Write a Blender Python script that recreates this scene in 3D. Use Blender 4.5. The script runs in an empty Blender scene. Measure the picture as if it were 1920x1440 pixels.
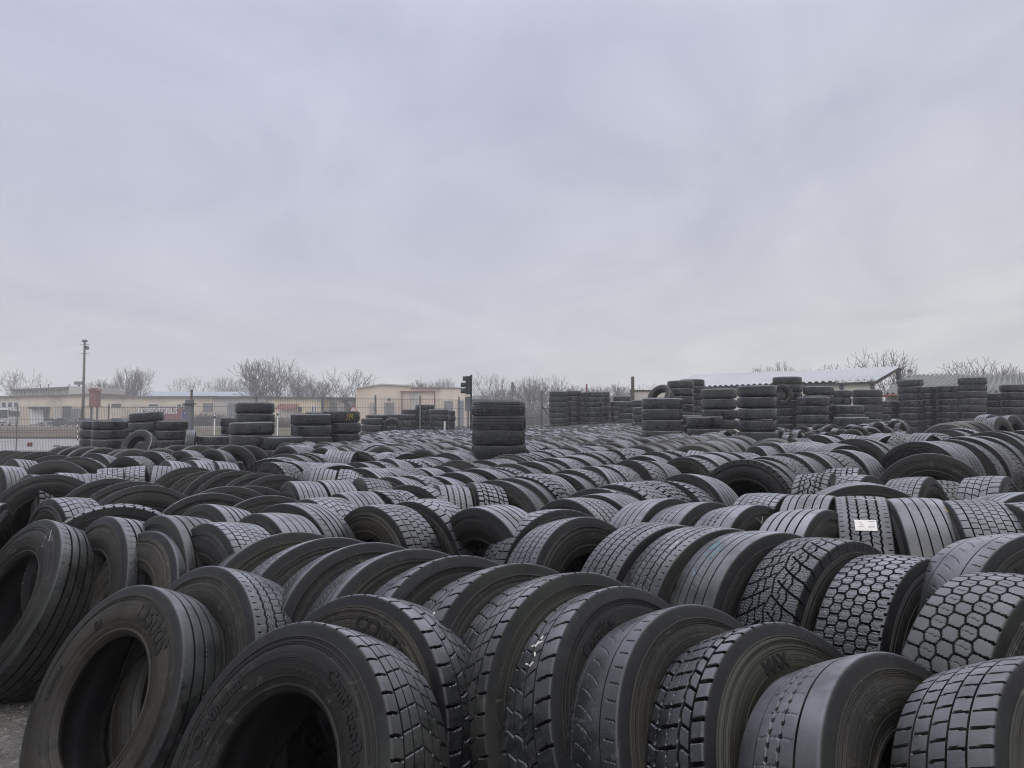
import bpy, math, random
import numpy as np
from mathutils import Vector, Matrix

C = bpy.context.scene
COL = C.collection
rng = random.Random(7)
R_ = math.radians

# ------------------------------------------------------------------ camera
F, CX, HOR, CAMH = 1400.0, 960.0, 783.0, 1.6
cam_d = bpy.data.cameras.new("camera")
cam = bpy.data.objects.new("camera", cam_d)
COL.objects.link(cam)
cam_d.sensor_fit = 'HORIZONTAL'
cam_d.sensor_width = 36.0
cam_d.lens = F / 1920.0 * 36.0
cam_d.clip_start = 0.05
cam_d.clip_end = 4000.0
cam.location = (0, 0, CAMH)
cam.rotation_euler = (R_(90) + math.atan((HOR - 720.0) / F), 0, 0)
C.camera = cam

# ------------------------------------------------------------------ exposure and sky
C.view_settings.view_transform = 'Standard'
C.view_settings.look = 'None'
C.view_settings.exposure = 0.0
C.view_settings.gamma = 1.0
C.view_settings.use_curve_mapping = False
C.cycles.max_bounces = 6
C.cycles.volume_bounces = 4
C.cycles.use_denoising = True
C.cycles.denoiser = 'OPENIMAGEDENOISE'
C.cycles.denoising_input_passes = 'RGB_ALBEDO_NORMAL'
C.cycles.denoising_prefilter = 'ACCURATE'
C.cycles.filter_width = 1.15
C.cycles.sample_clamp_indirect = 3.0

SUN_EL, SUN_AZ = R_(48), R_(200)
W = bpy.data.worlds.new("World")
C.world = W
W.use_nodes = True
nt = W.node_tree
nt.nodes.clear()
def wn(t, **k):
    n = nt.nodes.new(t)
    for a, b in k.items():
        setattr(n, a, b)
    return n
def wl(a, b):
    nt.links.new(a, b)
tc = wn('ShaderNodeTexCoord')
sep = wn('ShaderNodeSeparateXYZ'); wl(tc.outputs['Generated'], sep.inputs[0])
ramp = wn('ShaderNodeValToRGB'); wl(sep.outputs['Z'], ramp.inputs[0])
cr = ramp.color_ramp
cr.elements[0].position = 0.0; cr.elements[0].color = (0.66, 0.665, 0.70, 1)
cr.elements[1].position = 1.0; cr.elements[1].color = (1.85, 1.88, 2.05, 1)
for p, c in ((0.10, (0.60, 0.615, 0.675, 1)), (0.25, (0.555, 0.572, 0.685, 1)), (0.46, (0.55, 0.57, 0.72, 1)), (0.56, (0.68, 0.70, 0.84, 1)), (0.78, (1.35, 1.38, 1.55, 1))):
    e = cr.elements.new(p); e.color = c
# flat cloud layer: direction divided by its height
zz = wn('ShaderNodeMath', operation='ADD'); wl(sep.outputs['Z'], zz.inputs[0]); zz.inputs[1].default_value = 0.22
zc = wn('ShaderNodeMath', operation='MAXIMUM'); wl(zz.outputs[0], zc.inputs[0]); zc.inputs[1].default_value = 0.12
dv = wn('ShaderNodeVectorMath', operation='DIVIDE'); wl(tc.outputs['Generated'], dv.inputs[0])
cmb = wn('ShaderNodeCombineXYZ')
for i in range(3):
    wl(zc.outputs[0], cmb.inputs[i])
wl(cmb.outputs[0], dv.inputs[1])
mp = wn('ShaderNodeMapping'); wl(dv.outputs[0], mp.inputs[0])
mp.inputs['Scale'].default_value = (1.15, 0.80, 1.0); mp.inputs['Rotation'].default_value = (0, 0, -0.7); mp.inputs['Location'].default_value = (3.1, 1.7, 0.4)
nz = wn('ShaderNodeTexNoise'); wl(mp.outputs[0], nz.inputs['Vector'])
nz.inputs['Scale'].default_value = 1.3; nz.inputs['Detail'].default_value = 6; nz.inputs['Roughness'].default_value = 0.57; nz.inputs['Distortion'].default_value = 0.9
r2 = wn('ShaderNodeValToRGB'); wl(nz.outputs['Fac'], r2.inputs[0])
r2.color_ramp.elements[0].position = 0.30; r2.color_ramp.elements[0].color = (0.885, 0.89, 0.915, 1)
r2.color_ramp.elements[1].position = 0.70; r2.color_ramp.elements[1].color = (1.11, 1.11, 1.085, 1)
mul = wn('ShaderNodeMix', data_type='RGBA', blend_type='MULTIPLY'); mul.inputs[0].default_value = 1.0
wl(ramp.outputs[0], mul.inputs[6]); wl(r2.outputs[0], mul.inputs[7])
# the clouds to the right are a touch warmer
wr = wn('ShaderNodeMapRange'); wl(sep.outputs['X'], wr.inputs[0])
wr.inputs[1].default_value = -0.1; wr.inputs[2].default_value = 0.7; wr.inputs[3].default_value = 0.0; wr.inputs[4].default_value = 1.0
warm = wn('ShaderNodeMix', data_type='RGBA', blend_type='MULTIPLY')
wl(wr.outputs[0], warm.inputs[0]); wl(mul.outputs[2], warm.inputs[6]); warm.inputs[7].default_value = (1.10, 1.08, 1.0, 1)
skt = wn('ShaderNodeTexSky', sky_type='NISHITA'); skt.sun_disc = False
skt.sun_elevation = SUN_EL; skt.sun_rotation = SUN_AZ
bgs = wn('ShaderNodeBackground'); wl(skt.outputs[0], bgs.inputs[0]); bgs.inputs[1].default_value = 0.05
bgc = wn('ShaderNodeBackground'); wl(warm.outputs[2], bgc.inputs[0]); bgc.inputs[1].default_value = 1.0
mixs = wn('ShaderNodeMixShader'); mixs.inputs[0].default_value = 0.94
wl(bgs.outputs[0], mixs.inputs[1]); wl(bgc.outputs[0], mixs.inputs[2])
wo = wn('ShaderNodeOutputWorld'); wl(mixs.outputs[0], wo.inputs[0])

sl = bpy.data.lights.new("sun", 'SUN')
sl.energy = 0.8; sl.angle = R_(40); sl.color = (1.0, 0.97, 0.93)
sun = bpy.data.objects.new("sun", sl); COL.objects.link(sun)
sdir = Vector((math.sin(SUN_AZ) * math.cos(SUN_EL), math.cos(SUN_AZ) * math.cos(SUN_EL), math.sin(SUN_EL)))
sun.rotation_euler = sdir.to_track_quat('Z', 'Y').to_euler()

# ------------------------------------------------------------------ helpers
def gz(x, y):
    g = min(0.055 * max(0.0, x - 0.3), 1.1)
    if y > 60:
        g *= max(0.0, 1 - (y - 60) / 50.0)
    return g

def tag(o, label=None, cat=None, group=None, kind=None):
    if label: o['label'] = label
    if cat: o['category'] = cat
    if group: o['group'] = group
    if kind: o['kind'] = kind
    return o

def empty(name, loc=(0, 0, 0), rz=0.0):
    o = bpy.data.objects.new(name, None)
    COL.objects.link(o)
    o.location = loc; o.rotation_euler = (0, 0, rz)
    o.empty_display_size = 0.2
    return o

def link(name, me, parent=None):
    o = bpy.data.objects.new(name, me)
    COL.objects.link(o)
    if parent is not None:
        o.parent = parent
    return o

def np_mesh(name, V, Q, mats, smooth=True, mi=None, attr=None, sharp=0):
    """mesh from numpy verts and quads (or triangles)"""
    me = bpy.data.meshes.new(name)
    V = np.asarray(V, np.float32); Q = np.asarray(Q, np.int32)
    k = Q.shape[1]
    me.vertices.add(len(V)); me.vertices.foreach_set('co', V.ravel())
    me.loops.add(Q.size); me.loops.foreach_set('vertex_index', Q.ravel())
    me.polygons.add(len(Q))
    me.polygons.foreach_set('loop_start', np.arange(0, Q.size, k, dtype=np.int32))
    me.polygons.foreach_set('loop_total', np.full(len(Q), k, np.int32))
    if smooth:
        me.polygons.foreach_set('use_smooth', np.ones(len(Q), bool))
    for m in mats:
        me.materials.append(m)
    if mi is not None:
        me.polygons.foreach_set('material_index', np.asarray(mi, np.int32))
    for an, av in (attr or {}).items():
        a = me.attributes.new(an, 'FLOAT', 'POINT')
        a.data.foreach_set('value', np.asarray(av, np.float32))
    me.update(calc_edges=True)
    me.validate()
    if sharp: me.set_sharp_from_angle(angle=R_(sharp))
    return me

class MB:
    """collects boxes, prisms, tubes and lathes into one mesh"""
    def __init__(self):
        self.v = []; self.f = []; self.m = []
    def add(self, vs, fs, mi=0):
        o = len(self.v)
        self.v += [tuple(p) for p in vs]
        self.f += [tuple(i + o for i in q) for q in fs]
        self.m += [mi] * len(fs)
        return self
    def box(self, x0, x1, y0, y1, z0, z1, mi=0):
        vs = [(x0, y0, z0), (x1, y0, z0), (x1, y1, z0), (x0, y1, z0), (x0, y0, z1), (x1, y0, z1), (x1, y1, z1), (x0, y1, z1)]
        return self.add(vs, [(0, 3, 2, 1), (4, 5, 6, 7), (0, 1, 5, 4), (1, 2, 6, 5), (2, 3, 7, 6), (3, 0, 4, 7)], mi)
    def tube(self, a, b, r0, r1=None, n=6, mi=0, caps=True):
        a = Vector(a); b = Vector(b); r1 = r0 if r1 is None else r1
        d = (b - a)
        if d.length < 1e-6: return self
        d.normalize()
        u = d.orthogonal().normalized(); w = d.cross(u)
        vs = []
        for c, r in ((a, r0), (b, r1)):
            for i in range(n):
                t = 2 * math.pi * i / n
                vs.append(c + (u * math.cos(t) + w * math.sin(t)) * r)
        fs = [(i, (i + 1) % n, n + (i + 1) % n, n + i) for i in range(n)]
        if caps:
            fs += [tuple(range(n - 1, -1, -1)), tuple(range(n, 2 * n))]
        return self.add(vs, fs, mi)
    def prism(self, pts, axis_vec, mi=0):
        """closed polygon pts (3-D, planar) pushed along axis_vec"""
        n = len(pts); a = Vector(axis_vec)
        vs = [Vector(p) for p in pts] + [Vector(p) + a for p in pts]
        fs = [tuple(range(n - 1, -1, -1)), tuple(range(n, 2 * n))] + [(i, (i + 1) % n, n + (i + 1) % n, n + i) for i in range(n)]
        return self.add(vs, fs, mi)
    def build(self, name, mats, parent=None, smooth=False, bevel=0.0):
        me = bpy.data.meshes.new(name)
        me.from_pydata(self.v, [], self.f)
        for m in (mats if isinstance(mats, (list, tuple)) else [mats]):
            me.materials.append(m)
        me.polygons.foreach_set('material_index', self.m)
        if smooth:
            me.polygons.foreach_set('use_smooth', [True] * len(self.f))
        me.update()
        import bmesh
        bm = bmesh.new(); bm.from_mesh(me)
        bmesh.ops.recalc_face_normals(bm, faces=bm.faces)
        bm.to_mesh(me); bm.free()
        o = link(name, me, parent)
        if bevel > 0:
            b = o.modifiers.new("bevel", 'BEVEL'); b.width = bevel; b.segments = 2; b.limit_method = 'ANGLE'
        return o

# ------------------------------------------------------------------ materials
def new_mat(name):
    m = bpy.data.materials.new(name); m.use_nodes = True
    t = m.node_tree; t.nodes.clear()
    out = t.nodes.new('ShaderNodeOutputMaterial')
    b = t.nodes.new('ShaderNodeBsdfPrincipled')
    t.links.new(b.outputs[0], out.inputs[0])
    return m, t, b

class NB:
    """small node-graph helper"""
    def __init__(self, t): self.t = t
    def n(self, typ, **k):
        x = self.t.nodes.new(typ)
        for a, b in k.items(): setattr(x, a, b)
        return x
    def l(self, a, b): self.t.links.new(a, b)
    def noise(self, vec, scale, detail=4, rough=0.55, dist=0.0):
        x = self.n('ShaderNodeTexNoise')
        if vec is not None: self.l(vec, x.inputs['Vector'])
        x.inputs['Scale'].default_value = scale; x.inputs['Detail'].default_value = detail
        x.inputs['Roughness'].default_value = rough; x.inputs['Distortion'].default_value = dist
        return x.outputs['Fac']
    def rng(self, v, a, b, c, d):
        x = self.n('ShaderNodeMapRange'); x.clamp = True
        self.l(v, x.inputs[0])
        for i, q in enumerate((a, b, c, d)): x.inputs[i + 1].default_value = q
        return x.outputs[0]
    def math(self, op, a, b=None):
        x = self.n('ShaderNodeMath', operation=op)
        for i, q in enumerate((a, b)):
            if q is None: continue
            if isinstance(q, (int, float)): x.inputs[i].default_value = q
            else: self.l(q, x.inputs[i])
        return x.outputs[0]
    def mix(self, fac, a, b, blend='MIX'):
        x = self.n('ShaderNodeMix', data_type='RGBA', blend_type=blend)
        for i, q in ((0, fac), (6, a), (7, b)):
            if isinstance(q, (int, float)): x.inputs[i].default_value = q
            elif isinstance(q, tuple): x.inputs[i].default_value = (*q[:3], 1)
            else: self.l(q, x.inputs[i])
        return x.outputs[2]
    def bump(self, h, strength, dist, normal=None):
        x = self.n('ShaderNodeBump'); x.inputs['Strength'].default_value = strength; x.inputs['Distance'].default_value = dist
        self.l(h, x.inputs['Height'])
        if normal is not None: self.l(normal, x.inputs['Normal'])
        return x.outputs[0]

def rubber(name, kind, use_attr=False):
    m, t, b = new_mat(name); g = NB(t)
    tcn = g.n('ShaderNodeTexCoord')
    if use_attr:
        at = g.n('ShaderNodeAttribute'); at.attribute_name = 'rnd'; rnd = at.outputs['Fac']
    else:
        oi = g.n('ShaderNodeObjectInfo'); rnd = oi.outputs['Random']
    off = g.n('ShaderNodeCombineXYZ')
    g.l(g.math('MULTIPLY', rnd, 37.0), off.inputs[0]); g.l(g.math('MULTIPLY', rnd, 19.0), off.inputs[1])
    va = g.n('ShaderNodeVectorMath', operation='ADD'); g.l(tcn.outputs['Object'], va.inputs[0]); g.l(off.outputs[0], va.inputs[1])
    vec = va.outputs[0]
    r2 = g.math('FRACT', g.math('MULTIPLY', rnd, 13.37))
    r3 = g.math('FRACT', g.math('MULTIPLY', rnd, 57.11))
    big = g.noise(vec, 2.2, 5, 0.6, 0.4); mid = g.noise(vec, 11, 5, 0.65); fine = g.noise(vec, 160, 3, 0.7)
    if kind == 'tread':
        tone = g.rng(g.math('FRACT', g.math('MULTIPLY', rnd, 91.7)), 0, 1, 0.55, 1.35)
        # block faces scuffed grey by the road; shade inside the grooves painted near-black
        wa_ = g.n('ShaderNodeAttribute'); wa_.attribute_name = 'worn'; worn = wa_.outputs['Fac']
        face = g.mix(g.rng(big, 0.35, 0.7, 0, 1), (0.015, 0.0165, 0.0175), (0.028, 0.030, 0.0325))
        face = g.mix(g.rng(r3, 0, 1, 0, 0.7), face, (0.011, 0.012, 0.0122))
        dust = g.mix(r2, (0.062, 0.066, 0.070), (0.060, 0.055, 0.042))
        amt = g.math('MULTIPLY', g.rng(mid, 0.45, 0.72, 0, 0.6), g.rng(r3, 0, 1, 0.2, 1.0))
        face = g.mix(amt, face, dust)
        sc_ = g.noise(vec, 30, 6, 0.75, 1.0)
        face = g.mix(g.math('MULTIPLY', g.rng(sc_, 0.54, 0.64, 0, 0.75), g.rng(g.noise(vec, 4.3, 3), 0.40, 0.60, 0.1, 1)), face, (0.098, 0.096, 0.090))
        # wet dark patches where rain still stands
        wet = g.rng(g.noise(vec, 3.7, 5, 0.62, 0.6), 0.52, 0.60, 0, 1)
        wet = g.math('MULTIPLY', wet, g.rng(r2, 0.0, 1.0, 0.25, 0.95))
        face = g.mix(wet, face, (0.006, 0.0065, 0.0075))
        tc_ = g.n('ShaderNodeVectorMath', operation='SCALE'); g.l(face, tc_.inputs[0]); g.l(tone, tc_.inputs['Scale']); face = tc_.outputs[0]
        # sky sheen painted pale into the colour of faces that look up
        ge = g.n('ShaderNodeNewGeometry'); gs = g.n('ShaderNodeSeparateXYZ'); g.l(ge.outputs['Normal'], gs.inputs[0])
        top_sheen = g.math('MULTIPLY', g.math('POWER', g.rng(gs.outputs[2], 0.56, 1.0, 0, 1), 1.25), g.rng(g.noise(vec, 6.0, 4, 0.6), 0.30, 0.60, 0.35, 1.0))
        top_sheen = g.math('MULTIPLY', top_sheen, g.rng(r3, 0, 1, 0.55, 1.0))
        face = g.mix(top_sheen, face, (0.315, 0.322, 0.365))
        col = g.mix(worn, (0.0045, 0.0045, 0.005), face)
        rough = g.rng(mid, 0.25, 0.75, 0.20, 0.40)
        rough = g.math('ADD', rough, g.rng(r2, 0, 1, -0.05, 0.06))
        rough = g.math('SUBTRACT', rough, g.math('MULTIPLY', wet, 0.15))
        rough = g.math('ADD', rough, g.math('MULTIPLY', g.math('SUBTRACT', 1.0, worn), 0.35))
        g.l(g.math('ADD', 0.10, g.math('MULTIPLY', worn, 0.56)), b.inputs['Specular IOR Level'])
        nrm = g.bump(fine, 0.25, 0.002)
        nrm = g.bump(g.noise(vec, 45, 4, 0.7), 0.25, 0.003, nrm)
    elif kind == 'inner':
        col = g.mix(g.rng(big, 0.35, 0.7, 0, 1), (0.012, 0.012, 0.013), (0.028, 0.027, 0.027))
        rough = g.rng(mid, 0.3, 0.7, 0.4, 0.65)
        nrm = g.bump(g.noise(vec, 60, 3, 0.6), 0.2, 0.003)
    elif kind == 'letter':
        col = g.mix(g.rng(mid, 0.35, 0.7, 0, 1), (0.006, 0.006, 0.006), (0.014, 0.013, 0.012))
        rough = g.rng(mid, 0.3, 0.7, 0.42, 0.6)
        nrm = g.bump(fine, 0.2, 0.001)
    else:
        sp = g.n('ShaderNodeSeparateXYZ'); g.l(tcn.outputs['Object'], sp.inputs[0])
        rad = g.math('SQRT', g.math('ADD', g.math('MULTIPLY', sp.outputs[1], sp.outputs[1]), g.math('MULTIPLY', sp.outputs[2], sp.outputs[2])))
        cv = g.n('ShaderNodeCombineXYZ'); g.l(g.math('MULTIPLY', rad, 30.0), cv.inputs[0]); g.l(g.math('MULTIPLY', rnd, 23.0), cv.inputs[1])
        rings = g.noise(cv.outputs[0], 2.6, 5, 0.7)
        cv2 = g.n('ShaderNodeCombineXYZ'); g.l(g.math('MULTIPLY', rad, 100.0), cv2.inputs[0]); g.l(g.math('MULTIPLY', rnd, 41.0), cv2.inputs[1])
        rings2 = g.noise(cv2.outputs[0], 2.0, 2, 0.6)
        if kind == 'sidebrown': r3 = g.math('ADD', g.math('MULTIPLY', r3, 0.1), 0.9)
        base = g.mix(g.rng(r2, 0, 1, 0, 1), (0.0060, 0.0068, 0.0068), (0.0125, 0.0122, 0.0100))
        dust = g.mix(r3, (0.015, 0.017, 0.0165), (0.054, 0.045, 0.032))
        f1 = g.math('MULTIPLY', g.rng(rings, 0.35, 0.68, 0.45 if kind == 'sidebrown' else 0, 1), g.rng(big, 0.3, 0.65, 0.15, 1.0))
        col = g.mix(g.math('MULTIPLY', f1, g.rng(r3, 0, 1, 0.35, 0.95)), base, dust)
        col = g.mix(g.rng(mid, 0.58, 0.72, 0, 0.7), col, (0.007, 0.007, 0.0075))
        # dried splashes and scrapes, thin and broken
        sc_ = g.noise(vec, 24, 6, 0.75, 1.2)
        col = g.mix(g.math('MULTIPLY', g.rng(sc_, 0.55, 0.64, 0, 0.7), g.rng(g.noise(vec, 3.1, 3), 0.42, 0.6, 0, 1)), col, (0.095, 0.088, 0.072))
        tone = g.rng(g.math('FRACT', g.math('MULTIPLY', rnd, 91.7)), 0, 1, 0.6, 1.25)
        tc_ = g.n('ShaderNodeVectorMath', operation='SCALE'); g.l(col, tc_.inputs[0]); g.l(tone, tc_.inputs['Scale']); col = tc_.outputs[0]
        rough = g.rng(mid, 0.25, 0.75, 0.40, 0.58)
        nrm = g.bump(rings2, 0.55, 0.004)
        nrm = g.bump(fine, 0.25, 0.0015, nrm)
    # green-brown film of algae on some of them
    alg = g.math('MULTIPLY', g.rng(r2, 0.62, 1.0, 0, 0.55), g.rng(big, 0.42, 0.62, 0, 1))
    if kind in ('tread', 'side'):
        col = g.mix(alg, col, (0.034, 0.037, 0.024))
    g.l(col, b.inputs['Base Color']); g.l(rough, b.inputs['Roughness']); g.l(nrm, b.inputs['Normal'])
    if kind != 'tread': b.inputs['Specular IOR Level'].default_value = 0.26
    return m

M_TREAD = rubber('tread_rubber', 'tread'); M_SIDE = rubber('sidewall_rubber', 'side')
M_SIDE_BR = rubber('brown_dusty_sidewall_rubber', 'sidebrown')
M_INNER = rubber('liner_rubber', 'inner'); M_LETTER = rubber('letter_rubber', 'letter')
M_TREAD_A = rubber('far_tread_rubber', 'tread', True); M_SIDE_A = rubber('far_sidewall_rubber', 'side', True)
M_INNER_A = rubber('far_liner_rubber', 'inner', True)

def plain(name, col, rough=0.7, var=0.25, scale=3.0, metal=0.0, stain=None, stain_amt=0.5, bump=0.0, bscale=40, emit=None, spec=0.4):
    m, t, b = new_mat(name); g = NB(t)
    tcn = g.n('ShaderNodeTexCoord'); v = tcn.outputs['Object']
    n1 = g.noise(v, scale, 6, 0.62, 0.3)
    lo = tuple(c * (1 - var) for c in col); hi = tuple(min(1, c * (1 + var)) for c in col)
    c = g.mix(g.rng(n1, 0.3, 0.7, 0, 1), lo, hi)
    if stain is not None:
        n2 = g.noise(v, scale * 0.37, 6, 0.7, 0.8)
        c = g.mix(g.math('MULTIPLY', g.rng(n2, 0.48, 0.66, 0, 1), stain_amt), c, stain)
    g.l(c, b.inputs['Base Color'])
    g.l(g.rng(n1, 0.3, 0.7, max(0.05, rough - 0.1), min(1, rough + 0.1)), b.inputs['Roughness'])
    b.inputs['Metallic'].default_value = metal
    b.inputs['Specular IOR Level'].default_value = spec
    if bump > 0:
        g.l(g.bump(g.noise(v, bscale, 4, 0.6), bump, 0.01), b.inputs['Normal'])
    return m

M_CHALK = plain('white_chalk', (0.70, 0.68, 0.60), 0.9, 0.2, 60)
M_YCHALK = plain('yellow_chalk', (0.55, 0.40, 0.10), 0.9, 0.2, 60)
M_PAPER = plain('sticker_paper', (0.72, 0.68, 0.64), 0.7, 0.08, 20)
M_RED = plain('red_print', (0.42, 0.22, 0.20), 0.7, 0.2, 40)
M_INK = plain('grey_print', (0.10, 0.10, 0.10), 0.7, 0.2, 40)
M_FADED = plain('faded_white_paint', (0.25, 0.26, 0.28), 0.7, 0.4, 30)
M_BLUE = plain('faded_blue_paint', (0.10, 0.16, 0.20), 0.6, 0.4, 30)

# ------------------------------------------------------------------ tyre geometry
TR, HW = 0.515, 0.122            # tread radius and half tread width
CIRC = 2 * math.pi * TR * 1000   # in mm

def gr(d, w, soft=2.0):
    return np.clip((w * 0.40 - np.abs(d)) / soft + 0.5, 0, 1)

def lat(y, x, n, xc, hw, slope=0.0, curve=0.0, phase=0.0, kink=0.0):
    p = CIRC / n
    s = (x - xc)
    t = y + slope * s + curve * (s / hw) ** 2 + phase * p + kink * np.abs(s)
    return (t % p) - p / 2

def cols_pattern(grooves, cols):
    def f(y, x):
        d = np.zeros_like(y)
        for gx, w, dep, amp, nn in grooves:
            c = gx
            if amp:
                ph = (y * nn / CIRC) % 1.0
                c = gx + amp * (np.abs(ph - 0.5) * 4 - 1)
            d = np.maximum(d, dep * gr(x - c, w))
        for x0, x1, n, slope, curve, phase, w, dep, *kk in cols:
            m = gr(x - (x0 + x1) / 2, x1 - x0, 1.5)
            ld = lat(y, x, n, (x0 + x1) / 2, (x1 - x0) / 2, slope, curve, phase, kk[0] if kk else 0)
            d = np.maximum(d, dep * m * gr(ld, w))
        return d
    f.grooves = [g_[0] for g_ in grooves if not g_[3]]
    f.gw = [g_[1] for g_ in grooves if not g_[3]]
    return f

def hex_pattern(ncol, n, w, dep, sip=2, skew=0.0):
    sp = 250.0 / ncol; p = CIRC / n
    def f(y, x):
        yy = y + skew * x
        d1 = np.full(y.shape, 1e9); d2 = np.full(y.shape, 1e9)
        k0 = np.round((x + 125) / sp - 0.5)
        for dk in (-1, 0, 1):
            k = k0 + dk
            cx_ = (k + 0.5) * sp - 125
            o = np.where(np.mod(k, 2) > 0.5, p / 2, 0.0)
            j0 = np.round((yy - o) / p)
            for dj in (-1, 0, 1):
                cy_ = (j0 + dj) * p + o
                q = ((x - cx_) * 1.12) ** 2 + ((yy - cy_) * 0.94) ** 2
                nd1 = np.minimum(d1, q); d2 = np.minimum(np.maximum(d1, q), d2); d1 = nd1
        e = np.sqrt(d2) - np.sqrt(d1)
        d = dep * np.clip((w - e) / 3.0 + 0.5, 0, 1)
        if sip:
            s = ((yy + 2.5 * np.sin(x / 4.0)) % (p / sip)) - p / sip / 2
            d = np.maximum(d, 3.0 * gr(s, 1.6, 2.0) * (e > w + 2))
        edge = np.clip((np.abs(x) - 119) / 3, 0, 1)
        s2 = ((yy) % p) - p / 2
        return d * (1 - edge) + edge * dep * gr(s2, 10) * (np.abs(x) < 138)
    f.grooves = []; f.gw = []
    return f

def winter(y, x):
    d = np.zeros_like(y); ax = np.abs(x)
    t = (y + 0.9 * ax - 0.0022 * ax * ax + np.where(x > 0, CIRC / 88, 0)) % (CIRC / 44) - CIRC / 88
    d = np.maximum(d, 12 * gr(t, 8.5) * (ax > 12))
    d = np.maximum(d, 12 * gr(ax - 74 + 5 * np.sin(y * 2 * np.pi * 44 / CIRC), 6) * 1.0)
    ph = (y * 22 / CIRC) % 1.0
    d = np.maximum(d, 12 * gr(x - 9 * (np.abs(ph - .5) * 4 - 1), 6))
    d = np.maximum(d, 11 * gr((ax - 40 - 14 * (((y * 44 / CIRC) % 1.0) - .5)), 5))
    s = (y + 2 * np.sin(x / 3.5)) % (CIRC / 260) - CIRC / 520
    d = np.maximum(d, 3.0 * gr(s, 1.8, 2))
    return d
winter.grooves = []; winter.gw = []

def worn_oval(y, x):
    d = 7 * gr(x - 62, 6)
    d = np.maximum(d, 5 * gr(x + 66, 4))
    for cx_ in (-26, 12):
        d = np.maximum(d, 3.5 * gr(x - cx_, 2.2))
        p = CIRC / 84
        yy = (y + (cx_ > 0) * p / 2) % p - p / 2
        q = np.sqrt((x - cx_) ** 2 + (yy * 0.7) ** 2)
        d = np.maximum(d, 7 * np.clip((5.2 - q) / 2 + .5, 0, 1))
    s = lat(y, x, 42, -5, 60, 0.25, 6)
    d = np.maximum(d, 2.2 * gr(s, 1.8, 2) * (np.abs(x + 5) < 58))
    return d
worn_oval.grooves = [62, -66]; worn_oval.gw = [6, 4]

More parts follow.
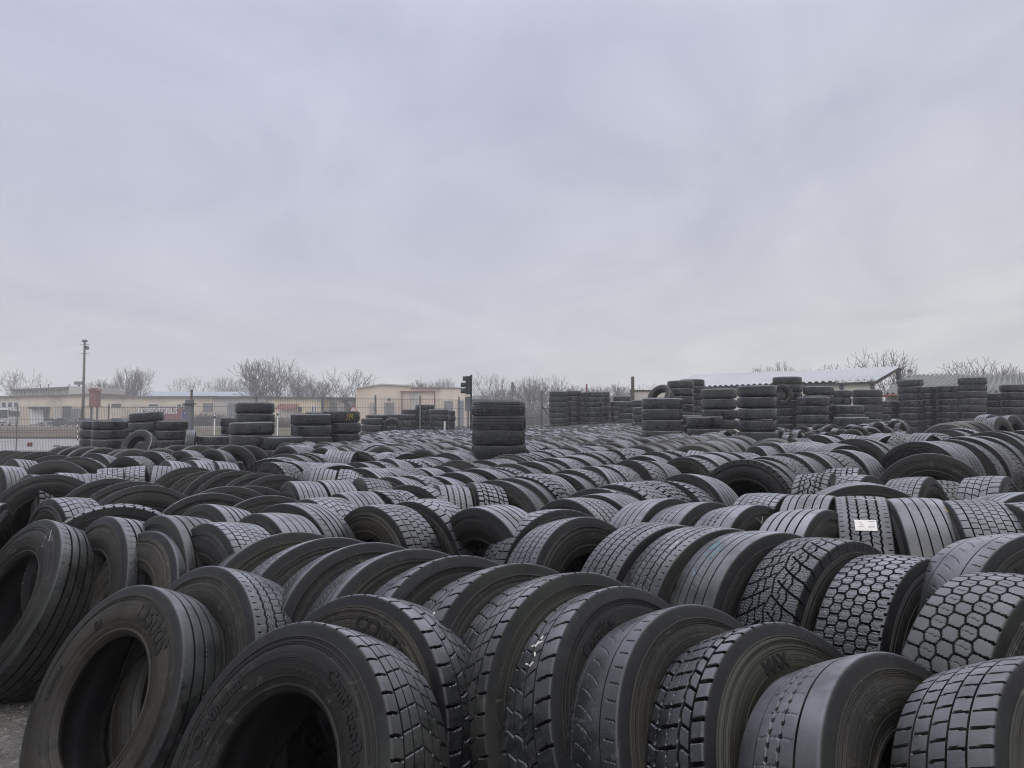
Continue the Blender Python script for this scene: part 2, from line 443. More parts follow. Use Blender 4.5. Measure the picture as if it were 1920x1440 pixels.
SH0, SH1 = 84, 150
PAT = {
 'rib': cols_pattern([(-78, 9, 12, 0, 0), (-27, 10, 13, 0, 0), (27, 10, 13, 0, 0), (78, 9, 12, 0, 0)],
        [(-32, -18, 150, .3, 0, 0, 2, 4), (18, 32, 150, -.3, 0, 0, 2, 4), (68, 88, 150, .3, 0, .5, 2, 4), (-88, -68, 150, .3, 0, .5, 2, 4)]),
 'rib_fine': cols_pattern([(-86, 6, 10, 0, 0), (-45, 7, 11, 0, 0), (0, 7, 11, 0, 0), (45, 7, 11, 0, 0), (86, 6, 10, 0, 0)],
        [(-45, 45, 130, .5, 4, 0, 1.8, 3)]),
 'rib_zig': cols_pattern([(-72, 7, 11, 3, 80), (-25, 7, 11, 3, 80), (25, 7, 11, 3, 80), (72, 7, 11, 3, 80)],
        [(-72, -25, 80, .4, 0, 0, 2.2, 4), (25, 72, 80, .4, 0, .3, 2.2, 4), (-25, 25, 80, -.3, 0, 0, 2.2, 4), (96, 124, 90, 0.1, 0, 0, 2.2, 4), (-124, -96, 90, 0.1, 0, 0, 2.2, 4)]),
 'rib_worn': cols_pattern([(-74, 6, 6, 0, 0), (-25, 6, 6, 0, 0), (25, 6, 6, 0, 0), (74, 6, 6, 0, 0)], [(-25, 25, 60, .5, 0, 0, 1.6, 2)]),
 'block': cols_pattern([(-84, 6, 13, 0, 0), (-44, 4, 11, 0, 0), (0, 4, 11, 0, 0), (44, 4, 11, 0, 0), (84, 6, 13, 0, 0)],
        [(-SH1, -SH0, 50, .12, 0, 0, 8, 13), (SH0, SH1, 50, -.12, 0, 0, 8, 13), (-84, -44, 50, .45, 0, .3, 5, 10), (-44, 0, 50, .45, 0, .6, 5, 10), (0, 44, 50, -.45, 0, .6, 5, 10), (44, 84, 50, -.45, 0, .3, 5, 10)]),
 'chevron': cols_pattern([(-76, 5, 12, 0, 0), (-30, 4, 11, 0, 0), (14, 4, 11, 0, 0), (60, 5, 12, 0, 0)],
        [(-SH1, -76, 46, .2, 0, 0, 9, 13), (60, SH1, 46, -.15, 6, .2, 9, 13), (-76, -30, 46, .7, 0, .3, 6, 12), (-30, 14, 46, .7, 5, .55, 6, 12), (14, 60, 46, -.5, 5, .8, 6, 12)]),
 'lug': cols_pattern([(-86, 8, 15, 0, 0), (-46, 7, 14, 2, 54), (46, 7, 14, 2, 54), (86, 8, 15, 0, 0), (0, 3, 6, 2.5, 108)],
        [(-SH1, -SH0, 54, 0, 0, 0, 13, 15), (SH0, SH1, 54, 0, 0, .4, 13, 15), (-86, -46, 54, .7, 0, .2, 9, 14), (46, 86, 54, .7, 0, .7, 9, 14), (-46, 46, 54, .06, 0, .5, 10, 14)]),
 'hex': hex_pattern(6, 66, 3.6, 13, 2),
 'hex_wide': hex_pattern(5, 60, 3.6, 12, 1, 0.25),
 'winter': winter,
 'grid': cols_pattern([(-90, 6, 11, 0, 0), (-52, 2.8, 8, 0, 0), (-17, 2.8, 8, 0, 0), (17, 2.8, 8, 0, 0), (52, 2.8, 8, 0, 0), (90, 6, 11, 0, 0)],
        [(-SH1, -90, 56, 0, 0, 0, 4, 9), (90, SH1, 56, 0, 0, .1, 4, 9), (-90, -52, 84, .1, 2, .3, 2.8, 7), (-52, -17, 84, -.1, 2, .6, 2.8, 7), (-17, 17, 84, .1, 3, .1, 2.8, 7), (17, 52, 84, -.1, 2, .5, 2.8, 7), (52, 90, 84, .1, 2, .8, 2.8, 7)]),
 'brick': cols_pattern([(-72, 4.5, 12, 0, 0), (-24, 4.5, 12, 0, 0), (24, 4.5, 12, 0, 0), (72, 4.5, 12, 0, 0)],
        [(-SH1, -72, 62, .05, 0, 0, 6, 12), (72, SH1, 62, -.05, 0, .5, 6, 12), (-72, -24, 62, .1, 0, .5, 5, 11), (-24, 24, 62, -.1, 3, 0, 5, 11), (24, 72, 62, .1, 3, .5, 5, 11)]),
 'worn_oval': worn_oval,
 'shaved': cols_pattern([(64, 4, 5, 0, 0), (-60, 4, 4, 0, 0)], [(78, 128, 58, .3, 0, 0, 3.5, 4), (-50, 40, 58, .8, 10, .2, 2.5, 3), (-128, -78, 58, .3, 0, .4, 3, 4)]),
 'rib_wet': cols_pattern([(-70, 11, 12, 0, 0), (-24, 12, 13, 0, 0), (24, 12, 13, 0, 0), (70, 11, 12, 0, 0)], [(70, 122, 64, .1, 6, 0, 2, 3), (-122, -70, 64, .1, 6, 0, 2, 3)]),
}
LOOK = {'rib': 'rib-treaded', 'rib_fine': 'finely ribbed', 'rib_zig': 'zigzag-ribbed', 'rib_worn': 'worn ribbed', 'block': 'block-treaded', 'chevron': 'slant-block', 'lug': 'deep-lugged', 'hex': 'honeycomb-block', 'hex_wide': 'rounded-block', 'winter': 'winter-treaded', 'grid': 'grid-treaded', 'brick': 'brick-block', 'worn_oval': 'worn pitted', 'shaved': 'nearly bald', 'rib_wet': 'wide-grooved'}

def profile_tread(step):
    """points (x, r, nx, nr) across crown, corners and shoulder flanks"""
    pts = []
    def crown(x): return TR - 0.007 * (x / HW) ** 2
    fl = []
    x0 = HW; r0 = crown(HW)
    for t in (15, 35, 55, 72):
        a = R_(t); fl.append((x0 + 0.010 * math.sin(a), r0 - 0.010 * (1 - math.cos(a)), math.sin(a), math.cos(a)))
    for k in range(1, 6):
        f_ = k / 5.0
        fl.append((x0 + 0.0095 + 0.006 * f_, r0 - 0.008 - 0.040 * f_, 0.985, 0.17))
    n = max(8, int(2 * HW * 1000 / step))
    mid = [(-HW + 2 * HW * i / n) for i in range(n + 1)]
    return fl, mid, crown

_tread_cache = {}
def tread_mesh(pat, lod):
    key = (pat, lod)
    if key in _tread_cache: return _tread_cache[key]
    f = PAT[pat]
    nu, step = ((900, 3.4), (480, 5.5), (220, 8.0))[lod]
    fl, mid, crown = profile_tread(step)
    xs = [x * 1000 for x in mid]
    for gx, w in zip(f.grooves, f.gw):
        xs = [x for x in xs if not (abs(abs(x - gx) - w * .4) < 2.2)] + [gx - w * .4 - 1.1, gx - w * .4 + 1.1, gx + w * .4 - 1.1, gx + w * .4 + 1.1]
    xs = sorted(x for x in xs if abs(x) <= HW * 1000 + .01)
    prof = [(-a, r, -nx, nr) for a, r, nx, nr in reversed(fl)]
    for x in xs:
        xm = x / 1000; s = -0.014 * xm / HW / HW
        L = math.hypot(1, s); prof.append((xm, crown(xm), -s / L, 1 / L))
    prof += fl
    P = np.array(prof)
    # pattern coordinate: arclength so the flanks carry the shoulder grooves
    q = P[:, 0] * 1000
    nfl = len(fl)
    for i in range(nfl):
        ext = HW * 1000 + 5 + i * 7.0
        q[nfl - 1 - i] = -ext; q[len(q) - nfl + i] = ext
    fade = np.ones(len(q)); 
    for i in range(nfl):
        k = 1 - max(0, i - 3) / (nfl - 3.0)
        fade[nfl - 1 - i] = k * 0.9; fade[len(q) - nfl + i] = k * 0.9
    # shoulder flanks less scuffed than the crown, also painted darker to cut glare
    flank = np.ones(len(q))
    for i in range(nfl):
        flank[nfl - 1 - i] = flank[len(q) - nfl + i] = (.85, .65, .5, .42, .38, .36, .36, .36, .36)[min(i, 8)]
    th = np.arange(nu) / nu * 2 * np.pi
    Y, X = np.meshgrid(th / (2 * np.pi) * CIRC, q, indexing='ij')
    D = f(Y, X) * 1.35 / 1000.0 * fade[None, :]
    r = P[None, :, 1] - D * P[None, :, 3]; x = P[None, :, 0] - D * P[None, :, 2]
    V = np.stack([x, r * np.sin(th)[:, None], r * np.cos(th)[:, None]], -1).reshape(-1, 3)
    nv = len(q)
    i = np.arange(nu)[:, None]; j = np.arange(nv - 1)[None, :]
    a = i * nv + j; b = ((i + 1) % nu) * nv + j
    Q = np.stack([a, b, b + 1, a + 1], -1).reshape(-1, 4)
    me = np_mesh('tread', V, Q, [M_TREAD], attr={'worn': (np.clip(1.15 - D / 0.0045, 0, 1) * flank[None, :]).ravel()}, sharp=24)  # worn also masks the shade painted into the grooves
    _tread_cache[key] = me
    return me

# sidewall sections: (radius, half width) from shoulder to bead toe
SW = {
 0: [(.462, .1375), (.458, .1395), (.450, .1420), (.446, .1440), (.440, .1450), (.436, .1435), (.428, .1455), (.424, .1475), (.415, .1490), (.405, .1500), (.395, .1500), (.380, .1490), (.365, .1465), (.350, .1430), (.335, .1390), (.322, .1345), (.314, .1310), (.311, .1330), (.306, .1330), (.303, .1290), (.296, .1240), (.290, .1180), (.286, .1080), (.287, .0960)],
 1: [(.462, .1375), (.456, .1405), (.452, .1445), (.444, .1450), (.441, .1430), (.434, .1460), (.431, .1490), (.418, .1500), (.414, .1480), (.404, .1490), (.392, .1490), (.376, .1480), (.360, .1450), (.346, .1415), (.342, .1430), (.336, .1425), (.332, .1380), (.320, .1330), (.312, .1300), (.304, .1290), (.296, .1240), (.290, .1170), (.286, .1070), (.287, .0960)],
 2: [(.462, .1375), (.454, .1390), (.449, .1410), (.445, .1425), (.441, .1420), (.437, .1440), (.433, .1455), (.429, .1450), (.425, .1465), (.420, .1480), (.416, .1475), (.404, .1490), (.390, .1495), (.372, .1480), (.356, .1450), (.340, .1400), (.326, .1350), (.317, .1320), (.313, .1340), (.307, .1335), (.302, .1285), (.294, .1225), (.286, .1080), (.287, .0960)],
}
RIDGES = {0: (.4565, .4505, .4330, .3890, .3330, .3260), 1: (.4590, .4480, .4380, .4265, .3680, .3270), 2: (.4565, .4520, .4470, .4385, .3520, .3230)}
def sw_section(v):
    """section with fine moulded ridges added"""
    base = sorted(SW[v], reverse=True); rs = [p[0] for p in base]
    out = []
    for r in RIDGES[v]:
        if r > .30:
            a = float(np.interp(r, rs[::-1], [p[1] for p in base][::-1]))
            out += [(r + .0018, a), (r + .0009, a + .0022), (r - .0009, a + .0022), (r - .0018, a)]
    keep = [p for p in SW[v][:-4] if all(abs(p[0] - r) > .0024 for r in RIDGES[v])]
    return sorted(keep + out, reverse=True) + SW[v][-4:]
def sw_axial(v, r):
    pts = sorted(SW[v]); return float(np.interp(r, [p[0] for p in pts], [p[1] for p in pts]))

def lathe(prof, nu):
    P = np.array(prof); th = np.arange(nu) / nu * 2 * np.pi
    V = np.stack([np.broadcast_to(P[None, :, 0], (nu, len(P))), P[None, :, 1] * np.sin(th)[:, None], P[None, :, 1] * np.cos(th)[:, None]], -1).reshape(-1, 3)
    nv = len(P); i = np.arange(nu)[:, None]; j = np.arange(nv - 1)[None, :]
    a = i * nv + j; b = ((i + 1) % nu) * nv + j
    return V, np.stack([a, b, b + 1, a + 1], -1).reshape(-1, 4)

def text_geo(s, size, extrude=0.0026):
    cu = bpy.data.curves.new('t', 'FONT'); cu.body = s; cu.size = size; cu.extrude = extrude; cu.align_x = 'CENTER'; cu.align_y = 'CENTER'
    cu.offset = size * 0.03
    cu.resolution_u = 3
    o = bpy.data.objects.new('t', cu); COL.objects.link(o)
    dg = bpy.context.evaluated_depsgraph_get()
    ev = o.evaluated_get(dg); me = ev.to_mesh()
    me.calc_loop_triangles()
    V = np.array([v.co[:] for v in me.vertices]); T = [tuple(t.vertices) for t in me.loop_triangles]
    ev.to_mesh_clear()
    bpy.data.objects.remove(o); bpy.data.curves.remove(cu)
    return V, T

_sw_cache = {}
def sidewall_mesh(v, lod, texts=(), flip=False, brown=False):
    key = (v, lod, texts, flip, brown)
    if key in _sw_cache: return _sw_cache[key]
    nu = (200, 96, 64)[lod]
    sec = sw_section(v) if lod < 2 else SW[v][::2] + [SW[v][-1]]
    prof = [(a, r) for r, a in sec]
    # tuck the outer edge under the tread flank
    prof = [(0.1372, 0.4655)] + prof
    # smooth-ish rounding by inserting midpoints
    V, Q = lathe(prof, nu)
    tris = []
    mats = [0] * len(Q)
    faces = [tuple(q) for q in Q.tolist()]
    Vl = V.tolist()
    for (s, r0, phi0, size) in texts:
        if s == '///':
            tv = []; tt = []
            for k in range(4):
                o = len(tv); x = (k - 1.5) * size * 0.42; h = size * .55; w_ = size * .3
                for zf in (-.0016, .0016):
                    tv += [(x - .12 * size, -h, zf), (x - .12 * size + w_, -h, zf), (x + .12 * size + w_, h, zf), (x + .12 * size, h, zf)]
                tt += [(o + 4, o + 5, o + 6), (o + 4, o + 6, o + 7)] + sum([[(o + a, o + (a + 1) % 4, o + 4 + (a + 1) % 4), (o + a, o + 4 + (a + 1) % 4, o + 4 + a)] for a in range(4)], [])
            tv = np.array(tv)
        else:
            tv, tt = text_geo(s, size)
        o = len(Vl)
        for x, y, z in tv:
            r = r0 + y; ph = phi0 + x / r0
            Vl.append((sw_axial(v, r) + 0.0006 + z, r * math.sin(ph), r * math.cos(ph)))
        for t_ in tt:
            faces.append(tuple(i + o for i in t_)); mats.append(1)
    me = bpy.data.meshes.new('sidewall')
    if flip:
        Vl = [(-a, b, c) for a, b, c in Vl]; faces = [tuple(reversed(q)) for q in faces]
    me.from_pydata(Vl, [], faces)
    me.materials.append(M_SIDE_BR if brown else M_SIDE); me.materials.append(M_LETTER)
    me.polygons.foreach_set('material_index', mats)
    me.polygons.foreach_set('use_smooth', [m == 0 for m in mats])
    me.update()
    me.set_sharp_from_angle(angle=R_(28))
    _sw_cache[key] = me
    return me

_liner = {}
def liner_mesh(lod):
    if lod in _liner: return _liner[lod]
    half = [(.0962, .2872), (.104, .296), (.118, .318), (.130, .350), (.136, .385), (.132, .420), (.115, .452), (.085, .476), (.045, .484), (0, .486)]
    prof = [(-a, r) for a, r in half] + [(a, r) for a, r in reversed(half[:-1])]
    V, Q = lathe(prof, (120, 64, 32)[lod])
    _liner[lod] = np_mesh('inner_liner', V, Q, [M_INNER])
    return _liner[lod]

def far_tyre_geo(nu, detail, stacked=False):
    """whole tyre as one low mesh: verts, quads, material index"""
    gx = (-.074, -.025, .025, .074) if detail else ()
    tr = []
    xs = [-HW]
    for c in gx: xs += [c - .006, c - .004, c + .004, c + .006]
    xs += [HW]
    for x in xs:
        ing = any(abs(x - c) < .005 for c in gx)
        tr.append((x, TR - .007 * (x / HW) ** 2 - (.011 if ing else 0)))
    if stacked:      # rounded shoulders, shallow worn ribs
        tr = []
        for x in (-.100, -.077, -.074, -.071, -.028, -.025, -.022, .022, .025, .028, .071, .074, .077, .100):
            ing = any(abs(x - c) < .001 for c in gx)
            tr.append((x, TR - .006 * (x / HW) ** 2 - (.006 if ing else 0)))
        tr = [(-.128, .492), (-.121, .503), (-.112, .5085)] + tr + [(.112, .5085), (.121, .503), (.128, .492)]
    prof = [(-.1, .288), (-.125, .298), (-.134, .318), (-.149, .38), (-.149, .41), (-.142, .452), (-.134, .478)] + tr + [(.134, .478), (.142, .452), (.149, .41), (.149, .38), (.134, .318), (.125, .298), (.1, .288)]
    inn = [(.130, .35), (.132, .42), (.085, .476), (-.085, .476), (-.132, .42), (-.130, .35), (-.1, .288)]
    allp = prof + inn
    V, Q = lathe(allp, nu)
    nv = len(allp); a = len(tr)
    seg = np.array([1] * 7 + [0] * (a - 1) + [1] * 7 + [2] * len(inn))[: nv - 1]
    seg[6] = 0; seg[6 + a] = 0
    mi = np.tile(seg, nu)
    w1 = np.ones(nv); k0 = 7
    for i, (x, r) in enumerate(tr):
        if any(abs(x - c) < (.001 if stacked else .005) for c in gx): w1[k0 + i] = .35 if stacked else 0  # low values take the painted groove shade
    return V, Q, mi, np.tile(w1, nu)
_single = {}
def single_mesh(detail_key):
    if detail_key in _single: return _single[detail_key]
    V, Q, mi, w1 = far_tyre_geo(64, True, detail_key == 'stack')
    if detail_key is True:   # lugged tread: notch the crown sideways
        nu = 64; V = V.reshape(nu, -1, 3)
        rad = np.hypot(V[:, :, 1], V[:, :, 2])
        out = (rad > .48) & (np.abs(V[:, :, 0]) < .135)
        out[1::2, :] = False
        s = np.where(out, (rad - .012) / rad, 1.0)
        V[:, :, 1] *= s; V[:, :, 2] *= s; V = V.reshape(-1, 3); w1 = np.where((s < .9999).ravel(), 0.0, w1)  # notches get the painted groove shade too
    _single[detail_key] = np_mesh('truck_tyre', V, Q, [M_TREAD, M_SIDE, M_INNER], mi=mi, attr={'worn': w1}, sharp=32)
    return _single[detail_key]

def tyre_matrix(pos, yaw, lean, spin=0.0, scale=1.0):
    ps, la = R_(yaw), R_(lean)
    n = Vector((math.cos(ps) * math.cos(la), math.sin(ps) * math.cos(la), math.sin(la)))
    up = Vector((0, 0, 1)) if abs(n.z) < .98 else Vector((0, 1, 0))
    y = up.cross(n).normalized(); v = n.cross(y)
    M = Matrix(((n.x, y.x, v.x, 0), (n.y, y.y, v.y, 0), (n.z, y.z, v.z, 0), (0, 0, 0, 1)))
    return Matrix.Translation(pos) @ M @ Matrix.Rotation(spin, 4, 'X') @ Matrix.Scale(scale, 4)

def make_tyre(t, lod):
    """t: dict(pos,yaw,lean,pat,label,group,...) -> top-level object"""
    spin = t.get('spin', rng.uniform(0, 6.28)); sc = t.get('scale', 1.0)
    mat = tyre_matrix(t['pos'], t['yaw'], t['lean'], spin, sc)
    if lod == 3:
        o = link('truck_tyre', single_mesh('stack' if t.get('stack') else t['pat'] in ('block', 'lug', 'hex', 'winter', 'chevron', 'brick', 'hex_wide')))
        o.matrix_world = mat
    else:
        o = empty('truck_tyre'); o.matrix_world = mat; o.empty_display_size = 0.5
        link('tread', tread_mesh(t['pat'], lod), o)
        v = t.get('sw', rng.randrange(3))
        rot = Matrix.Rotation(-spin, 4, 'X')
        s1 = link('sidewall', sidewall_mesh(v, lod, t.get('texts', ()), False, t.get('brown', False)), o)
        if t.get('texts'): s1.matrix_local = rot
        link('sidewall', sidewall_mesh((v + 1) % 3, min(lod + 1, 2), (), True), o)
        link('inner_liner', liner_mesh(lod), o)
        for fn in t.get('extra', ()): fn(o, rot)
    tag(o, t['label'], 'tyre', t.get('group'))
    return o

# ------------------------------------------------------------------ pixel to world for crest lines
def crest(px, py, top=1.0):
    # walk outward until a tyre top of this height would sit on the pixel
    t = (px - CX) / F; d = 2.0; last = None
    while d < 48:
        yy = HOR + (CAMH - top - gz(t * d, d)) * F / d
        if yy <= py: break
        d *= 1.004
    return t * d, d
def at(px, d): return (px - CX) / F * d
def zat(py, d): return CAMH + (HOR - py) * d / F

# ------------------------------------------------------------------ marks drawn on tyres
def stroke_tread(strokes, mat, name, w=0.006):
    """strokes: polylines of (axial, angle) laid on the tread; angle measured from the top, clockwise seen from the front face"""
    def fn(root, rot):
        mb = MB()
        for s in strokes:
            for (a0, p0), (a1, p1) in zip(s, s[1:]):
                q = []
                for a, p in ((a0, p0), (a1, p1)):
                    r = TR - .007 * (a / HW) ** 2 + .0015
                    q.append(Vector((a, r * math.sin(p), r * math.cos(p))))
                mb.tube(q[0], q[1], w * .5, w * .4, 5)
        o = mb.build(name, mat, root); o.matrix_local = rot
    return fn
def stroke_side(strokes, mat, name, v=0, w=0.006):
    def fn(root, rot):
        mb = MB()
        for s in strokes:
            for (r0, p0), (r1, p1) in zip(s, s[1:]):
                q = [Vector((sw_axial(v, r) + .001, r * math.sin(p), r * math.cos(p))) for r, p in ((r0, p0), (r1, p1))]
                mb.tube(q[0], q[1], w * .5, w * .4, 5)
        o = mb.build(name, mat, root); o.matrix_local = rot
    return fn
def sticker(a0, p0, wa, hp, name, prints=()):
    """paper label glued to the tread: centre (axial, angle), size in metres"""
    def fn(root, rot):
        r = TR + .003
        def pt(a, h, lift=0.0):
            p = p0 + h / r
            return Vector((a0 + a, (r + lift) * math.sin(p), (r + lift) * math.cos(p)))
        mb = MB(); n = 6
        for k in range(n):
            h0 = -hp / 2 + hp * k / n; h1 = h0 + hp / n
            vs = [pt(-wa / 2, h0), pt(wa / 2, h0), pt(wa / 2, h1), pt(-wa / 2, h1)]
            up = [pt(-wa / 2, h0, .001), pt(wa / 2, h0, .001), pt(wa / 2, h1, .001), pt(-wa / 2, h1, .001)]
            mb.add(vs + up, [(3, 2, 1, 0), (4, 5, 6, 7), (0, 1, 5, 4), (2, 3, 7, 6), (1, 2, 6, 5), (3, 0, 4, 7)])
        for (ax, hx, w_, h_, mi) in prints:
            vs = [pt(ax - w_ / 2, hx - h_ / 2, .0018), pt(ax + w_ / 2, hx - h_ / 2, .0018), pt(ax + w_ / 2, hx + h_ / 2, .0018), pt(ax - w_ / 2, hx + h_ / 2, .0018)]
            mb.add(vs, [(0, 1, 2, 3)], mi)
        o = mb.build(name, [M_PAPER, M_RED, M_INK], root); o.matrix_local = rot
    return fn
def paint_patch(mat, spots, name):
    def fn(root, rot):
        mb = MB(); rr = random.Random(5)
        for (a, p, wa, hp) in spots:
            n = 9; c = []
            for k in range(n):
                t = 2 * math.pi * k / n; q = rr.uniform(.65, 1.1)
                aa = a + wa / 2 * math.cos(t) * q; pp = p + hp / 2 / TR * math.sin(t) * q
                r = TR - .007 * (aa / HW) ** 2 + .0008
                c.append(Vector((aa, r * math.sin(pp), r * math.cos(pp))))
            mb.add(c, [tuple(range(n))])
        o = mb.build(name, mat, root); o.matrix_local = rot
    return fn

TY = []       # every candidate tyre
def T_(x, y, z, yaw, lean, pat, label, **k):
    TY.append(dict(pos=Vector((x, y, z)), yaw=yaw, lean=lean, pat=pat, label=label, vis=True, pri=True, **k))

FAN = 'leaning row across the foreground'
P2R = math.pi / 180
T_(-2.88, 4.48, .47, 233, 26, 'rib_wet', 'big wide-grooved tyre with white chalk strokes at the left edge, hole facing left', sw=0,
   extra=[stroke_side([[(.47, .30), (.455, .36)], [(.43, .30), (.375, .42)], [(.455, .36), (.43, .47)]], M_FADED, 'chalk_mark', 0, .006)])
T_(-1.615, 3.18, .385, 236, 25, 'rib', 'brown dusty rib tyre marked D500S leaning beside the gravel, wide open hole', sw=2, brown=True, scale=.955,
   texts=(('D500S', .394, 26 * P2R, .115), ('315/60R22.5', .372, -88 * P2R, .030), ('E4', .372, -38 * P2R, .05)))
T_(-.673, 2.389, .416, 232, 25.2, 'block', 'front block tyre with raised Conti EcoRegional lettering and dark round hole', sw=0,
   texts=(('Conti EcoRegional', .390, 52 * P2R, .062), ('///', .392, 2 * P2R, .075), ('Continental', .385, -66 * P2R, .058)))
T_(-.548, 2.789, .414, 233, 19.7, 'chevron', 'slant-block tyre reading CONTI, leaning just behind the front lettered tyre', sw=1, brown=True,
   texts=(('CONTI', .400, 14 * P2R, .085),))
T_(.42, 2.72, .459, 315, 24.4, 'chevron', 'slant-block tyre with pale chalk scrawl on its tread, left end of the foreground row', sw=2, group=FAN,
   texts=(('ContiRe', .395, -24 * P2R, .062),),
   extra=[stroke_tread([[(.02, -.72), (.03, -.68)], [(.035, -.665), (.04, -.64)], [(.0, -.71), (.015, -.705)], [(.03, -.70), (.05, -.69)], [(.03, -.77), (.036, -.80)], [(.0, -.84), (.012, -.85)], [(.022, -.865), (.036, -.84)]], M_CHALK, 'chalk_mark', .006)])
T_(.63, 2.52, .44, 311, 25, 'shaved', 'nearly bald shaved tyre between the chalked tyre and the deep-lugged one', sw=2, group=FAN)
T_(.853, 2.321, .433, 308, 26, 'lug', 'deep-lugged tyre with paired centre blocks in the foreground row', sw=1, group=FAN, texts=(('MAX', .385, -4 * P2R, .06),))
T_(1.043, 2.02, .43, 309, 26.4, 'worn_oval', 'worn smooth tyre with rows of small oval pits in the foreground row', sw=2, group=FAN)
T_(1.38, 1.87, .47, 305, 25, 'brick', 'brick-block tyre cut off by the bottom right corner', sw=1, group=FAN)
HROW = 'second row from the front on the right'
T_(1.589, 3.065, .52, 309, 5, 'hex', 'tyre with crisp honeycomb blocks in the second row on the right', sw=0, group=HROW)
T_(1.653, 2.45, .57, 300, 5, 'hex_wide', 'rounded diamond-block tyre at the right edge above the brick-block corner tyre', sw=2, group=HROW)
T_(1.385, 3.29, .555, 306, 4.5, 'winter', 'winter-treaded tyre with dense slits left of the honeycomb tyre', sw=0, group=HROW)
T_(.765, 3.92, .535, 305, 3, 'rib_zig', 'grey zigzag-ribbed tyre, leftmost of three beside the winter tyre', sw=1, group=HROW)
T_(.98, 3.68, .55, 299, 5, 'rib_zig', 'zigzag-ribbed tyre with worn pale paint, middle of three beside the winter tyre', sw=2, group=HROW,
   extra=[paint_patch(M_FADED, [(-.05, -.35, .04, .10), (-.05, -.15, .035, .08), (0, -.25, .03, .07), (.05, -.5, .03, .09)], 'paint_smear')])
T_(1.165, 3.46, .56, 301, 7, 'rib_worn', 'worn ribbed tyre with bluish paint traces next to the winter tyre', sw=0, group=HROW,
   extra=[paint_patch(M_BLUE, [(-.045, -.7, .035, .16), (-.045, -.45, .04, .10), (0, -.55, .03, .12)], 'paint_smear'),
          paint_patch(M_FADED, [(-.05, -.12, .03, .06), (.0, -.12, .04, .05), (.045, -.12, .04, .04)], 'paint_smear')])
PROW = 'leaning row behind the lettered front tyres'
pp = [(.24, 2.86), (.02, 3.03), (-.22, 3.20), (-.45, 3.37), (-.67, 3.54), (-.90, 3.70), (-1.13, 3.87)]
pl = [('block', 'rightmost tyre of the leaning row behind the front lettered tyres, notched shoulder'), ('chevron', 'second from right in the leaning row behind the lettered tyres, notched shoulder with white specks'),
      ('chevron', 'third from right in the leaning row behind the lettered tyres, broad bare sidewall'), ('rib_fine', 'middle tyre of the leaning row behind the lettered tyres, small white tag inside'),
      ('rib_fine', 'third from left in the leaning row behind the lettered tyres, plain smooth sidewall'), ('rib_zig', 'second from left in the leaning row behind the lettered tyres'), ('rib_fine', 'leftmost tyre of the leaning row behind the lettered tyres')]
for k, ((x, y), (pt_, lb)) in enumerate(zip(pp, pl)):
    ex = []
    if k == 3: ex = [sticker(.02, 1.0, .05, .03, 'paper_tag')]
    if k == 1: ex = [stroke_tread([[(.05, -.86), (.06, -.82)], [(.055, -.78), (.06, -.74)], [(.04, -.9), (.05, -.93)]], M_CHALK, 'chalk_mark', .008)]
    T_(x, y, .485, 308 + (k % 3), 17 + (k * 7 % 5), pt_, lb, sw=(2, 0, 2, 1, 2, 0, 1)[k], group=PROW, extra=ex)
LEFT = 'scattered tyres at left behind the gravel edge'
T_(-2.06, 4.18, .443, 232, 23, 'rib_worn', 'worn ribbed tyre with open hole behind the D500S tyre', sw=1, group=LEFT, brown=True)
T_(-1.347, 3.315, .417, 232, 21, 'rib_zig', 'zigzag-ribbed tyre tucked right behind the D500S tyre', sw=2, group=LEFT, brown=True)
T_(-2.40, 4.46, .489, 229, 16, 'rib_wet', 'wide-grooved tyre right behind the chalk-stroked left tyre', sw=2, group=LEFT, brown=True)
T_(-3.62, 5.05, .52, 203, 5, 'winter', 'winter-treaded tyre cut off by the left edge of the photo', sw=0, group=LEFT)
T_(-3.21, 5.40, .51, 230, 4, 'block', 'block-treaded tyre just right of the winter tyre at the left edge', sw=1, group=LEFT)
T_(-2.60, 4.95, .515, 296, 2, 'lug', 'deep-lugged tyre showing a wide arc above the chalk-stroked tyre', sw=0, group=LEFT)
T_(-1.98, 4.35, .515, 227, 10, 'rib', 'rib tyre peeping out between the open-hole tyre and the wide arc', sw=2, group=LEFT)
T_(-2.03, 5.03, .50, 231, 13, 'rib_wet', 'tyre with a chalked plain sidewall above the grid-treaded tyre', sw=0, group=LEFT)
T_(-1.58, 4.10, .512, 226, 7, 'grid', 'grid-treaded tyre with one deep groove beside the worn open-hole tyre', sw=1, group=LEFT)
MID = 'tyres in the middle ground'
T_(-.87, 5.05, .50, 226, 4, 'brick', 'brick-block tyre with reddish sidewall in the middle of the yard', sw=1, group=MID, brown=True)
T_(-.62, 5.30, .51, 231, 1, 'chevron', 'slant-block tyre right behind the reddish brick-block tyre', sw=0, group=MID)
T_(-.12, 4.90, .515, 221, 0, 'rib', 'rib tyre right of the two block tyres in the middle', sw=2, group=MID)
T_(-1.38, 5.48, .503, 222, 2, 'block', 'block-treaded tyre standing behind the striped wide-grooved one', sw=0, group=MID)
T_(-1.46, 5.06, .51, 238, 6, 'rib_wet', 'striped wide-grooved tyre left of the reddish brick-block tyre', sw=2, group=MID)
T_(-1.48, 4.60, .50, 227, 7, 'rib_worn', 'worn tyre in front of the striped wide-grooved one', sw=1, group=MID)
T_(.28, 4.78, .50, 303, 9, 'brick', 'brick-block tyre with broad bare sidewall behind the dark glossy one', sw=0, group=MID)
T_(.40, 4.45, .49, 311, 13, 'rib_zig', 'tyre with dark glossy sidewall above the right end of the leaning row', sw=1, group=MID)
T_(.46, 5.20, .53, 216, 3, 'rib_zig', 'zigzag-ribbed tyre heading the long row, sidewall to the left', sw=2, group=MID)
